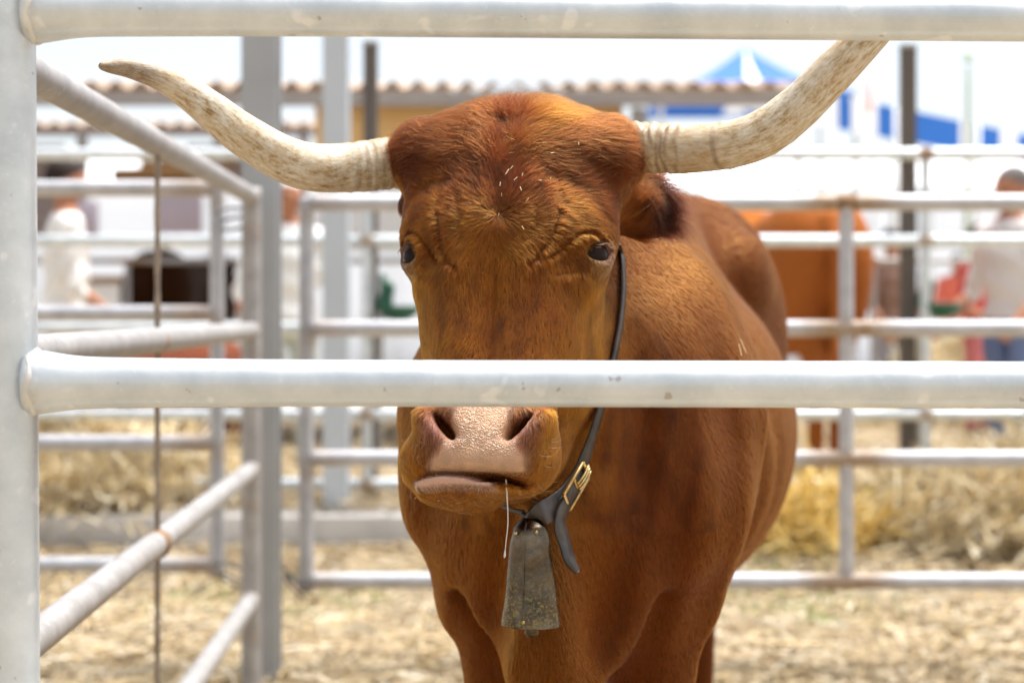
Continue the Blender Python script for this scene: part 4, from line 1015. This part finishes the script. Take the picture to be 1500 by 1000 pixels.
# chaff caught in the hair of the forehead
V, F, c = [], [], []
for (px, py, ln, an) in ((747, 258, 9, 70), (752, 252, 6, 60), (738, 275, 10, 95), (757, 268, 7, 50), (766, 262, 6, 75), (803, 268, 5, 60), (790, 270, 5, 5), (772, 297, 7, 55), (764, 282, 6, 110), (845, 216, 5, 90), (808, 230, 7, 10),
                         (852, 170, 6, 150), (884, 170, 7, 20), (607, 195, 9, 5), (678, 174, 8, 65), (733, 317, 6, 90), (766, 335, 8, 120), (740, 290, 6, 100), (640, 690, 7, 80), (612, 728, 8, 30), (643, 727, 5, 60), (672, 730, 7, 10), (720, 728, 6, 20), (905, 300, 5, 60), (1084, 508, 26, 100), (1080, 514, 18, 80)):
    p, nv = hit(px, py)
    if p is None: continue
    a_ = math.radians(an); d_ = np.array([math.cos(a_), 0, math.sin(a_)]); d_ -= nv * (d_ @ nv); d_ /= np.linalg.norm(d_); s_ = np.cross(d_, nv); q = p + nv * (0.011 if py < 300 else 0.006)
    l_ = ln * 0.00048 * rng.uniform(0.6, 1.15); b0 = len(V); s_ = s_ * rng.uniform(0.45, 1.1)
    V += [q - d_ * l_ - s_ * 0.0006, q - d_ * l_ + s_ * 0.0006, q + d_ * l_ + s_ * 0.0006, q + d_ * l_ - s_ * 0.0006, q + nv * 0.0009]
    F += [[b0, b0 + 1, b0 + 2, b0 + 3], [b0, b0 + 1, b0 + 4, b0 + 4], [b0 + 2, b0 + 3, b0 + 4, b0 + 4]]
    c += [tuple(np.array([0.70, 0.56, 0.32]) * rng.uniform(0.7, 1.1))] * 5
me = bpy.data.meshes.new('straw_chaff'); me.from_pydata([tuple(q) for q in V], [], [tuple(dict.fromkeys(f)) for f in F]); me.update()
me.attributes.new('col', 'FLOAT_COLOR', 'POINT').data.foreach_set('color', np.c_[np.array(c), np.ones(len(c))].astype(np.float32).ravel())
tag(put('straw_chaff', me, M_STRAW), 'tiny straw chaff caught in the ox\'s forehead hair', 'straw', kind='stuff')

# lashes and whiskers
def wires(name, roots, dirs, L, r, col):
    n = len(roots); dirs = dirs / np.linalg.norm(dirs, axis=1)[:, None]
    strands(name, roots, dirs, dirs + np.array([0.01, 0, 0]), L, np.full(n, 1.35), r, col, M_HAIR, bull, 5)
R_, D_ = [], []
for s in (-1, 1):
    for t_ in np.linspace(-0.75, 0.95, 34):
        q = EYE + EAX * (EYE_R + 0.004) * 0.88 + EROT[:, 0] * 0.019 * t_ + EROT[:, 1] * (0.0105 * (1 - t_ * t_) + 0.002)
        dq = EAX * 0.8 + EROT[:, 0] * (0.5 * t_ + 0.25) + np.array([0, -0.75, 0]) + rng.normal(0, 0.12, 3)
        R_.append(from_head(q * (s, 1, 1))); D_.append((dq * (s, 1, 1)) @ M_H.T)
n = len(R_); wires('eyelash', np.array(R_), np.array(D_), rng.uniform(0.010, 0.019, n), np.full(n, 0.00028), np.tile([0.05, 0.025, 0.015], (n, 1)))
R_, D_ = [], []
for _ in range(90):
    px, py = rng.uniform(590, 815), rng.uniform(640, 742); p, nv = hit(px, py)
    if p is None or p[1] > 2.42 or (625 < px < 785 and py < 700): continue
    R_.append(p); D_.append(nv + np.array([0, 0, -0.55]) + rng.normal(0, 0.25, 3))
n = len(R_); wires('whisker', np.array(R_), np.array(D_), rng.uniform(0.012, 0.036, n), np.full(n, 0.00016), np.tile([0.34, 0.20, 0.10], (n, 1)))

# ------------------------------------------------------------------ other cattle
def tinted_hide(name, mul):
    m = M_HIDE.copy(); m.name = name; nt = m.node_tree; b = nt.nodes['Principled BSDF']
    l = b.inputs['Base Color'].links[0]; src = l.from_socket; nt.links.remove(l)
    nt.links.new(mixc(nt, 1.0, src, mul, 'MULTIPLY'), b.inputs['Base Color']); return m
M_HIDE2 = tinted_hide('golden_brown_hide', (3.6, 4.4, 6.0)); M_HIDE3 = tinted_hide('dark_hide', (0.3, 0.4, 0.6))
def ox_copy(centre, yaw, scale, mat, label, cat='ox'):
    o = thing('horned_ox', centre, label, cat, 'oxen in the other pens')
    pivot = Vector(from_body((0, 1.0, GZ)))
    W = Matrix.Translation(Vector(centre)) @ Matrix.Rotation(yaw, 4, 'Z') @ Matrix.Scale(scale, 4) @ Matrix.Translation(-pivot)
    for ch in list(bull.children):
        if ch.type != 'MESH': continue
        c = ch.copy(); C.objects.link(c); c.parent = o; c.matrix_parent_inverse = o.matrix_world.inverted(); c.matrix_basis = W
        if ch.name.startswith('body'):
            c.material_slots[0].link = 'OBJECT'; c.material_slots[0].material = mat
    return o
d2 = 10.3
ox_copy((PX(1166, 460, d2)[0], d2, 0.165), math.radians(180 + 11 + 6), 1.08, M_HIDE2, 'golden brown ox seen from behind in the next pen')
ox_copy((PX(252, 460, 13.2)[0], 13.2, 0.165), math.radians(180 + 11 - 4), 0.94, M_HIDE3, 'dark blackish ox standing behind the lying ox')

def lying_ox(c, yaw, mat, label):
    c = np.array(c); cy, sy = math.cos(yaw), math.sin(yaw); R = np.array([[cy, -sy, 0], [sy, cy, 0], [0, 0, 1]])
    def loc(P): return (P - c.astype(f32)) @ R.astype(f32)
    def f(P):
        Q = loc(P); d = ell(Q, (0, 0, 0.40), (0.85, 0.42, 0.40)); A = Q.copy(); A[:, 1] = np.abs(A[:, 1])
        d = smin(d, ell(Q, (-0.62, 0, 0.48), (0.36, 0.34, 0.36)), 0.12); d = smin(d, ell(Q, (0.62, 0, 0.46), (0.34, 0.30, 0.38)), 0.12)
        d = smin(d, cone(Q, (0.75, 0, 0.58), (1.15, -0.08, 0.80), 0.22, 0.13), 0.1)
        d = smin(d, cone(Q, (1.15, -0.08, 0.84), (1.42, -0.16, 0.60), 0.12, 0.075), 0.05)
        d = smin(d, ell(Q, (1.45, -0.17, 0.57), (0.09, 0.10, 0.08)), 0.04)
        d = smin(d, cone(A, (0.6, 0.25, 0.28), (0.95, 0.36, 0.07), 0.12, 0.06), 0.05); d = smin(d, cone(A, (0.95, 0.36, 0.06), (0.55, 0.42, 0.05), 0.055, 0.04), 0.03)
        d = smin(d, cone(A, (-0.5, 0.30, 0.34), (-0.05, 0.46, 0.10), 0.20, 0.08), 0.06); d = smin(d, cone(A, (-0.05, 0.46, 0.08), (-0.55, 0.48, 0.06), 0.06, 0.04), 0.03)
        d = smin(d, ell(A - np.array([1.1, 0.20, 0.86], f32), (0, 0, 0), (0.05, 0.12, 0.04)), 0.03)
        return d
    V, F = mesh_sdf(f, c - (1.7, 1.7, 0.1), c + (1.8, 1.7, 1.2), 0.018)
    col = np.tile([0.17, 0.05, 0.025], (len(V), 1)) * (1 + 0.25 * vnoise(V, 8, 66))[:, None]
    o = thing('lying_ox', c, label, 'ox', 'oxen in the other pens')
    put('body', mesh('lying_ox_body', V, F, True, {'coat': np.clip(col, 0, 1), 'bare': np.zeros(len(V))}), mat, o)
    for s in (-1, 1):
        P = catmull(np.array([[1.12, s * 0.10 - 0.08, 0.93], [1.13, s * 0.24 - 0.08, 0.95], [1.18, s * 0.36 - 0.08, 1.02], [1.20, s * 0.42 - 0.08, 1.14]]), 24) @ R.T + c
        put('horn', tube_mesh('horn', P, np.linspace(0.035, 0.006, 24), 14, True, {'along': np.linspace(0, 1, 24), 'tip': sst(np.linspace(0, 1, 24), .8, .95), 'ring': np.zeros(24)}), M_HORN, o)
lying_ox((PX(165, 460, 10.9)[0], 10.9, 0.165), math.radians(176), M_HIDE, 'reddish brown ox lying on the straw behind the left rails')

# ------------------------------------------------------------------ people
M_PERSON, _, _ = attr_mat('clothed_person', 'col', 0.75, 0.2)
def person(px, d, height, yaw, shirt, legs, hair, skin, label, z0=0.165, arm=0.0, cap=None):
    x = (px - 750) * d / FPX; c = np.array([x, d, z0]); s = height / 1.75; cy, sy = math.cos(yaw), math.sin(yaw); R = np.array([[cy, -sy, 0], [sy, cy, 0], [0, 0, 1.0]])
    hand = np.array([0.26, -0.22 - 0.15 * arm, 0.80 + 0.30 * arm]); elb = np.array([0.27, -0.02, 1.08])
    def f(P):
        Q = ((P - c.astype(f32)) @ R.astype(f32)) / f32(s); A = Q.copy(); A[:, 0] = np.abs(A[:, 0])
        e = ell(A, (0, 0, 1.22), (0.19, 0.12, 0.30)); e = smin(e, ell(A, (0, 0.01, 0.95), (0.17, 0.125, 0.15)), 0.06)
        e = smin(e, cone(A, (0.05, 0, 1.42), (0.18, 0, 1.40), 0.07, 0.065), 0.05)
        e = smin(e, cone(A, (0, 0.01, 1.40), (0, 0, 1.56), 0.062, 0.055), 0.03)
        e = smin(e, ell(A, (0, -0.01, 1.645), (0.077, 0.098, 0.115)), 0.02); e = smin(e, ell(A, (0, -0.108, 1.63), (0.014, 0.022, 0.025)), 0.015)
        e = smin(e, ell(A, (0.078, 0.0, 1.64), (0.012, 0.02, 0.032)), 0.01); e = smax(e, -ell(A, (0.032, -0.112, 1.655), (0.016, 0.012, 0.008)), 0.01)
        e = smin(e, cone(A, (0.195, 0, 1.39), elb, 0.060, 0.045), 0.03); e = smin(e, cone(A, elb, hand, 0.043, 0.030), 0.02)
        e = smin(e, ell(A, hand + (0, -0.05, -0.03), (0.022, 0.055, 0.045)), 0.02)
        e = smin(e, cone(A, (0.09, 0, 0.90), (0.10, -0.01, 0.48), 0.092, 0.062), 0.04); e = smin(e, cone(A, (0.10, -0.01, 0.48), (0.10, 0.02, 0.08), 0.062, 0.042), 0.02)
        e = smin(e, smax(ell(A, (0.10, -0.06, 0.04), (0.05, 0.13, 0.055)), -(A[:, 2]), 0.01), 0.02)
        e = smin(e, ell(A, (0, 0.018, 1.672), (0.086, 0.098, 0.100)), 0.012)                       # hair
        fold = 0.006 * np.sin(36 * Q[:, 2] + 9 * Q[:, 0] + 4 * np.sin(14 * Q[:, 1])) * (Q[:, 2] < 1.42) * (Q[:, 2] > 0.2)
        return (e + fold.astype(f32)) * f32(s)
    V, F = mesh_sdf(f, c - (0.6, 0.6, 0.05), c + (0.6, 0.6, 1.95 * s), 0.014)
    q = ((V - c) @ R) / s; X, Y, Z = q.T
    col = np.tile(np.array(skin), (len(V), 1))
    body_m = (Z < 1.475) & (Z > 0.93) & ~((np.abs(X) > 0.2) & (Z < 1.06 + 0.1 * arm) & (Y < -0.08)); col[body_m] = shirt
    col[(Z <= 0.93) & (np.abs(X) < 0.215)] = legs; col[Z < 0.10] = (0.03, 0.025, 0.02)
    hm = (Z > 1.665 + 0.45 * (-(Y + 0.02))) & (Z > 1.60); col[hm] = hair if cap is None else cap
    col *= (1 + 0.08 * vnoise(V, 12, 44))[:, None]
    o = thing('person', c, label, 'person')
    put('body', mesh('person_body', V, F, True, {'col': np.clip(col, 0, 1)}), M_PERSON, o)
SK = (0.42, 0.19, 0.11)
person(97, 9.45, 1.83, math.radians(110), (0.74, 0.71, 0.68), (0.25, 0.25, 0.30), (0.025, 0.015, 0.012), SK, 'person in white shirt with dark hair, side on behind the left rails', arm=0.25)
person(421, 10.2, 1.80, math.radians(20), (0.78, 0.78, 0.76), (0.55, 0.58, 0.52), (0.05, 0.03, 0.02), SK, 'person in white cap and white shirt seen beside the steel post', cap=(0.8, 0.8, 0.78))
person(1482, 9.6, 1.80, math.radians(-60), (0.74, 0.70, 0.68), (0.16, 0.22, 0.40), (0.13, 0.11, 0.10), SK, 'grey haired person in pale top and blue jeans', arm=0.3)
person(1436, 13.4, 1.68, math.radians(40), (0.55, 0.09, 0.08), (0.50, 0.16, 0.16), (0.04, 0.025, 0.02), SK, 'person dressed in bright red beyond the straw', arm=0.6)
person(1402, 21.0, 1.72, math.radians(0), (0.72, 0.16, 0.10), (0.50, 0.50, 0.55), (0.04, 0.025, 0.02), SK, 'distant person in orange red shirt and pale trousers')
person(1306, 15.5, 1.75, math.radians(30), (0.22, 0.13, 0.10), (0.30, 0.30, 0.36), (0.03, 0.02, 0.02), SK, 'distant person in brown jacket near the dark post')

# ------------------------------------------------------------------ sheds with corrugated roofs
def corrugated(name, x0, x1, y, z, depth, drop, period, amp, mat, parent):
    n = int((x1 - x0) / period * 12); xs_ = np.linspace(x0, x1, n); zz = amp * np.sin(xs_ / period * 2 * math.pi); zz = np.where(zz < 0, zz, zz * 1.1)
    rows = []
    for t in (0, 0.5, 1.0): rows.append(np.stack([xs_, np.full(n, y + depth * t), z + zz - drop * t], -1))
    V = np.vstack(rows + [r - (0, 0, 0.012) for r in rows]); i = np.arange(n - 1)
    F = []
    for q in range(2):
        F.append(np.stack([q * n + i, q * n + i + 1, (q + 1) * n + i + 1, (q + 1) * n + i], -1)); F.append(np.stack([(q + 3) * n + i, (q + 4) * n + i, (q + 4) * n + i + 1, (q + 3) * n + i + 1], -1))
    F.append(np.stack([i, 3 * n + i, 3 * n + i + 1, i + 1], -1))
    return put(name, mesh(name, V, np.vstack(F), True), mat, parent)
def bx(name, x0, x1, y0, y1, z0, z1, mat, parent, bv=0.006):
    return bevel(put(name, boxes_mesh(name, [(((x0 + x1) / 2, (y0 + y1) / 2, (z0 + z1) / 2), ((x1 - x0) / 2, (y1 - y0) / 2, (z1 - z0) / 2), None)]), mat, parent), bv)
shed = thing('livestock_shed', (-1.5, 13, 0.16), 'long open shed with corrugated tile coloured roof and yellow upper wall', 'shed')
corrugated('roof', -7.0, 2.03, 12.0, 2.762, 3.2, -0.40, 0.177, 0.028, M_TILE, shed)
bx('fascia', -7.0, 2.0, 12.06, 12.14, 2.625, 2.722, M_FASCIA, shed)
bx('yellow_wall', -1.42, 0.80, 12.30, 12.36, 2.28, 2.70, M_YELLOW, shed)
bx('white_wall', -1.42, 0.80, 12.31, 12.35, 1.60, 2.275, M_WHITE, shed)
for x in (-6.2, -3.9, -0.1, 0.9): bx('shed_post', x - 0.05, x + 0.05, 12.16, 12.26, 0.16, 2.62, M_FASCIA, shed)
stall = thing('market_stall', (-4, 17, 0.0), 'low stall with wavy roof, timber beam and mauve boards behind the left rails', 'stall')
corrugated('roof', -8.0, -1.95, 17.0, 3.045, 2.5, -0.27, 0.177, 0.026, M_TILE, stall)
bx('fascia', -8.0, -1.98, 17.05, 17.12, 2.93, 3.01, M_MAUVEW, stall)
bx('wall', -8.0, -4.62, 17.6, 17.7, 1.9, 2.9, M_MAUVEW, stall)
bx('wall', -3.35, -2.75, 17.6, 17.7, 2.45, 2.9, M_MAUVEW, stall)
bx('timber_beam', -3.75, -2.83, 17.2, 17.3, 2.60, 2.70, M_WOOD, stall)
bx('timber_beam', -3.70, -2.83, 16.8, 16.9, 2.58 - 0.0, 2.595, M_WOOD, stall)
bx('timber_beam', -3.75, -2.75, 16.0, 16.1, 2.52 - 0.15, 2.52, M_WOOD, stall)
for x in (-4.33, -2.95, -2.1): bx('stall_post', x - 0.045, x + 0.045, 17.15, 17.25, 0.16, 2.93, M_MAUVEW, stall)
bx('notice_board', -4.32 - 0.02, -4.10, 16.9, 16.94, 1.92, 2.27, M_MAUVE, stall)
bx('notice_board', -3.52, -3.07, 16.9, 16.94, 1.95, 2.34, M_MAUVE, stall)
bx('counter', -4.2, -2.2, 16.5, 16.9, 1.45, 1.52, M_WOOD, stall); bx('counter_front', -4.2, -2.2, 16.52, 16.56, 0.3, 1.45, M_WHITE, stall)

# ------------------------------------------------------------------ marquees
def canvas(name, V, F, mat, parent, th=0.02):
    me = bpy.data.meshes.new(name); me.from_pydata([tuple(v) for v in V], [], F); me.update()
    o = put(name, me, mat, parent); s = o.modifiers.new('thickness', 'SOLIDIFY'); s.thickness = th; return o
tent = thing('peaked_tent', (3.4, 25, 0), 'blue and white striped tent with a pointed roof behind the shed', 'tent')
d = 25.0; pk = PX(1091, 72, d)
half = 1.35; ze = 4.22; nseg = 12
def roofpt(a, t):                                           # concave pyramid roof
    r = half * t; ca, sa = math.cos(a), math.sin(a); kx = 1 / max(abs(ca), abs(sa)); zz = ze + (pk[2] - ze) * (1 - t) ** 1.45
    return (pk[0] + r * kx * ca, pk[1] + r * kx * sa, zz)
ns = 24
for i in range(ns):
    a0, a1 = [2 * math.pi * (i + q - 0.5) / ns - math.pi / 2 for q in (0, 1)]
    V = [roofpt(a, t) for t in np.linspace(0.02, 1, 8) for a in (a0, (a0 + a1) / 2, a1)]
    F = [(q * 3 + k, q * 3 + k + 1, q * 3 + k + 4, q * 3 + k + 3) for q in range(7) for k in (0, 1)]
    canvas('roof_panel', V, F, M_CANVASW if i % 6 in (0,) else M_CANVASB, tent)
for sx, sy in ((-1, -1), (1, -1), (-1, 1), (1, 1)):
    x, y = pk[0] + sx * half, pk[1] + sy * half
    rail('pole', (x, y, GZ), (x, y, ze), 0.04, M_FASCIA, tent, [], 4, 10)
for sx in (-1, 1): bx('valance', pk[0] - half, pk[0] + half, pk[1] + sx * half - 0.01, pk[1] + sx * half + 0.01, ze - 0.05, ze, M_CANVASB, tent, 0.001)

mq = thing('striped_marquee', (4.5, 18, 0), 'long white marquee with blue and white striped eaves', 'marquee')
E0, E1 = PX(1150, 124, 15.6), PX(1640, 226, 21.0)
dirE = (E1 - E0) / np.linalg.norm(E1 - E0); per = np.array([-dirE[1], dirE[0], 0]); per = -per if per[1] < 0 else per
L = np.linalg.norm(E1 - E0); 
def tx(px):                                                  # where a column of the photograph meets the eave line
    k = (px - 750) / FPX; return (E0[0] - k * E0[1]) / (k * dirE[1] - dirE[0])
marks = [(1150, 1226, 'W'), (1226, 1246, 'B'), (1246, 1284, 'W'), (1284, 1313, 'B'), (1313, 1344, 'B'), (1344, 1405, 'B'), (1405, 1426, 'W'), (1426, 1464, 'B'), (1464, 1489, 'W'), (1489, 1540, 'B'), (1540, 1580, 'W'), (1580, 1640, 'B')]
for a, b_, k in marks:
    t0, t1 = tx(a), tx(b_); p0, p1 = E0 + dirE * t0, E0 + dirE * t1
    mt = {'W': M_CANVASW, 'B': M_CANVASB, 'P': M_CANVASP}[k]
    h = 0.32
    canvas('valance', [p0, p1, p1 - (0, 0, h), p0 - (0, 0, h)], [(0, 1, 2, 3)], mt, mq, 0.01)
    up = per * 2.4 + np.array([0, 0, 0.28])
    canvas('roof_strip', [p0, p1, p1 + up, p0 + up], [(0, 1, 2, 3)], M_CANVASW if k != 'P' else M_CANVASP, mq, 0.01)
for t in np.linspace(0.03, 0.97, 5):
    p = E0 + (E1 - E0) * t; rail('pole', (p[0], p[1], GZ), p, 0.035, M_WHITE, mq, [], 4, 10)
wl = thing('white_marquee', (3, 27, 0), 'large plain white marquee closing the view behind the pens', 'marquee')
bx('side_wall', -12, 16, 28.5, 28.56, GZ, 3.3, M_CANVASW, wl, 0.002)
canvas('roof', [(-12.3, 28.3, 3.25), (16.3, 28.3, 3.25), (16.3, 33, 4.1), (-12.3, 33, 4.1)], [(0, 1, 2, 3)], M_CANVASW, wl)
for x in np.arange(-11, 16, 3.0): rail('pole', (x, 28.4, GZ), (x, 28.4, 3.2), 0.05, M_WHITE, wl, [], 4, 10)
# pale green mast and an orange pennant
mast = thing('mast', PX(1417, 600, 14.5), 'pale green slim mast standing before the striped marquee', 'mast')
rail('pole', (PX(1413, 500, 14.5)[0], 14.5, 0.16), PX(1419, 98, 14.5), 0.036, M_PALEGREEN, mast, [], 20, 14, lambda s: 1 - 0.1 * s)
put('finial', sphere('finial', PX(1419, 84, 14.5), 0.05), M_PALEGREEN, mast)
fl = thing('pennant', PX(1276, 200, 15.2), 'small orange and pink pennant on a thin pole by the marquee', 'flag')
rail('pole', (PX(1279, 400, 15.2)[0], 15.2, 0.0), PX(1279, 92, 15.2), 0.012, M_WHITE, fl, [], 4, 8)
q0 = PX(1279, 100, 15.2); V = []
for i in range(9):
    t = i / 8; V += [q0 + (-0.02 - 0.05 * t, 0.03 * math.sin(5 * t), -0.40 * t), q0 + (-0.02 + 0.0 * t, 0.03 * math.sin(5 * t + 1), -0.40 * t)]
canvas('cloth', V, [(2 * i, 2 * i + 1, 2 * i + 3, 2 * i + 2) for i in range(8)], M_FLAG, fl, 0.006)
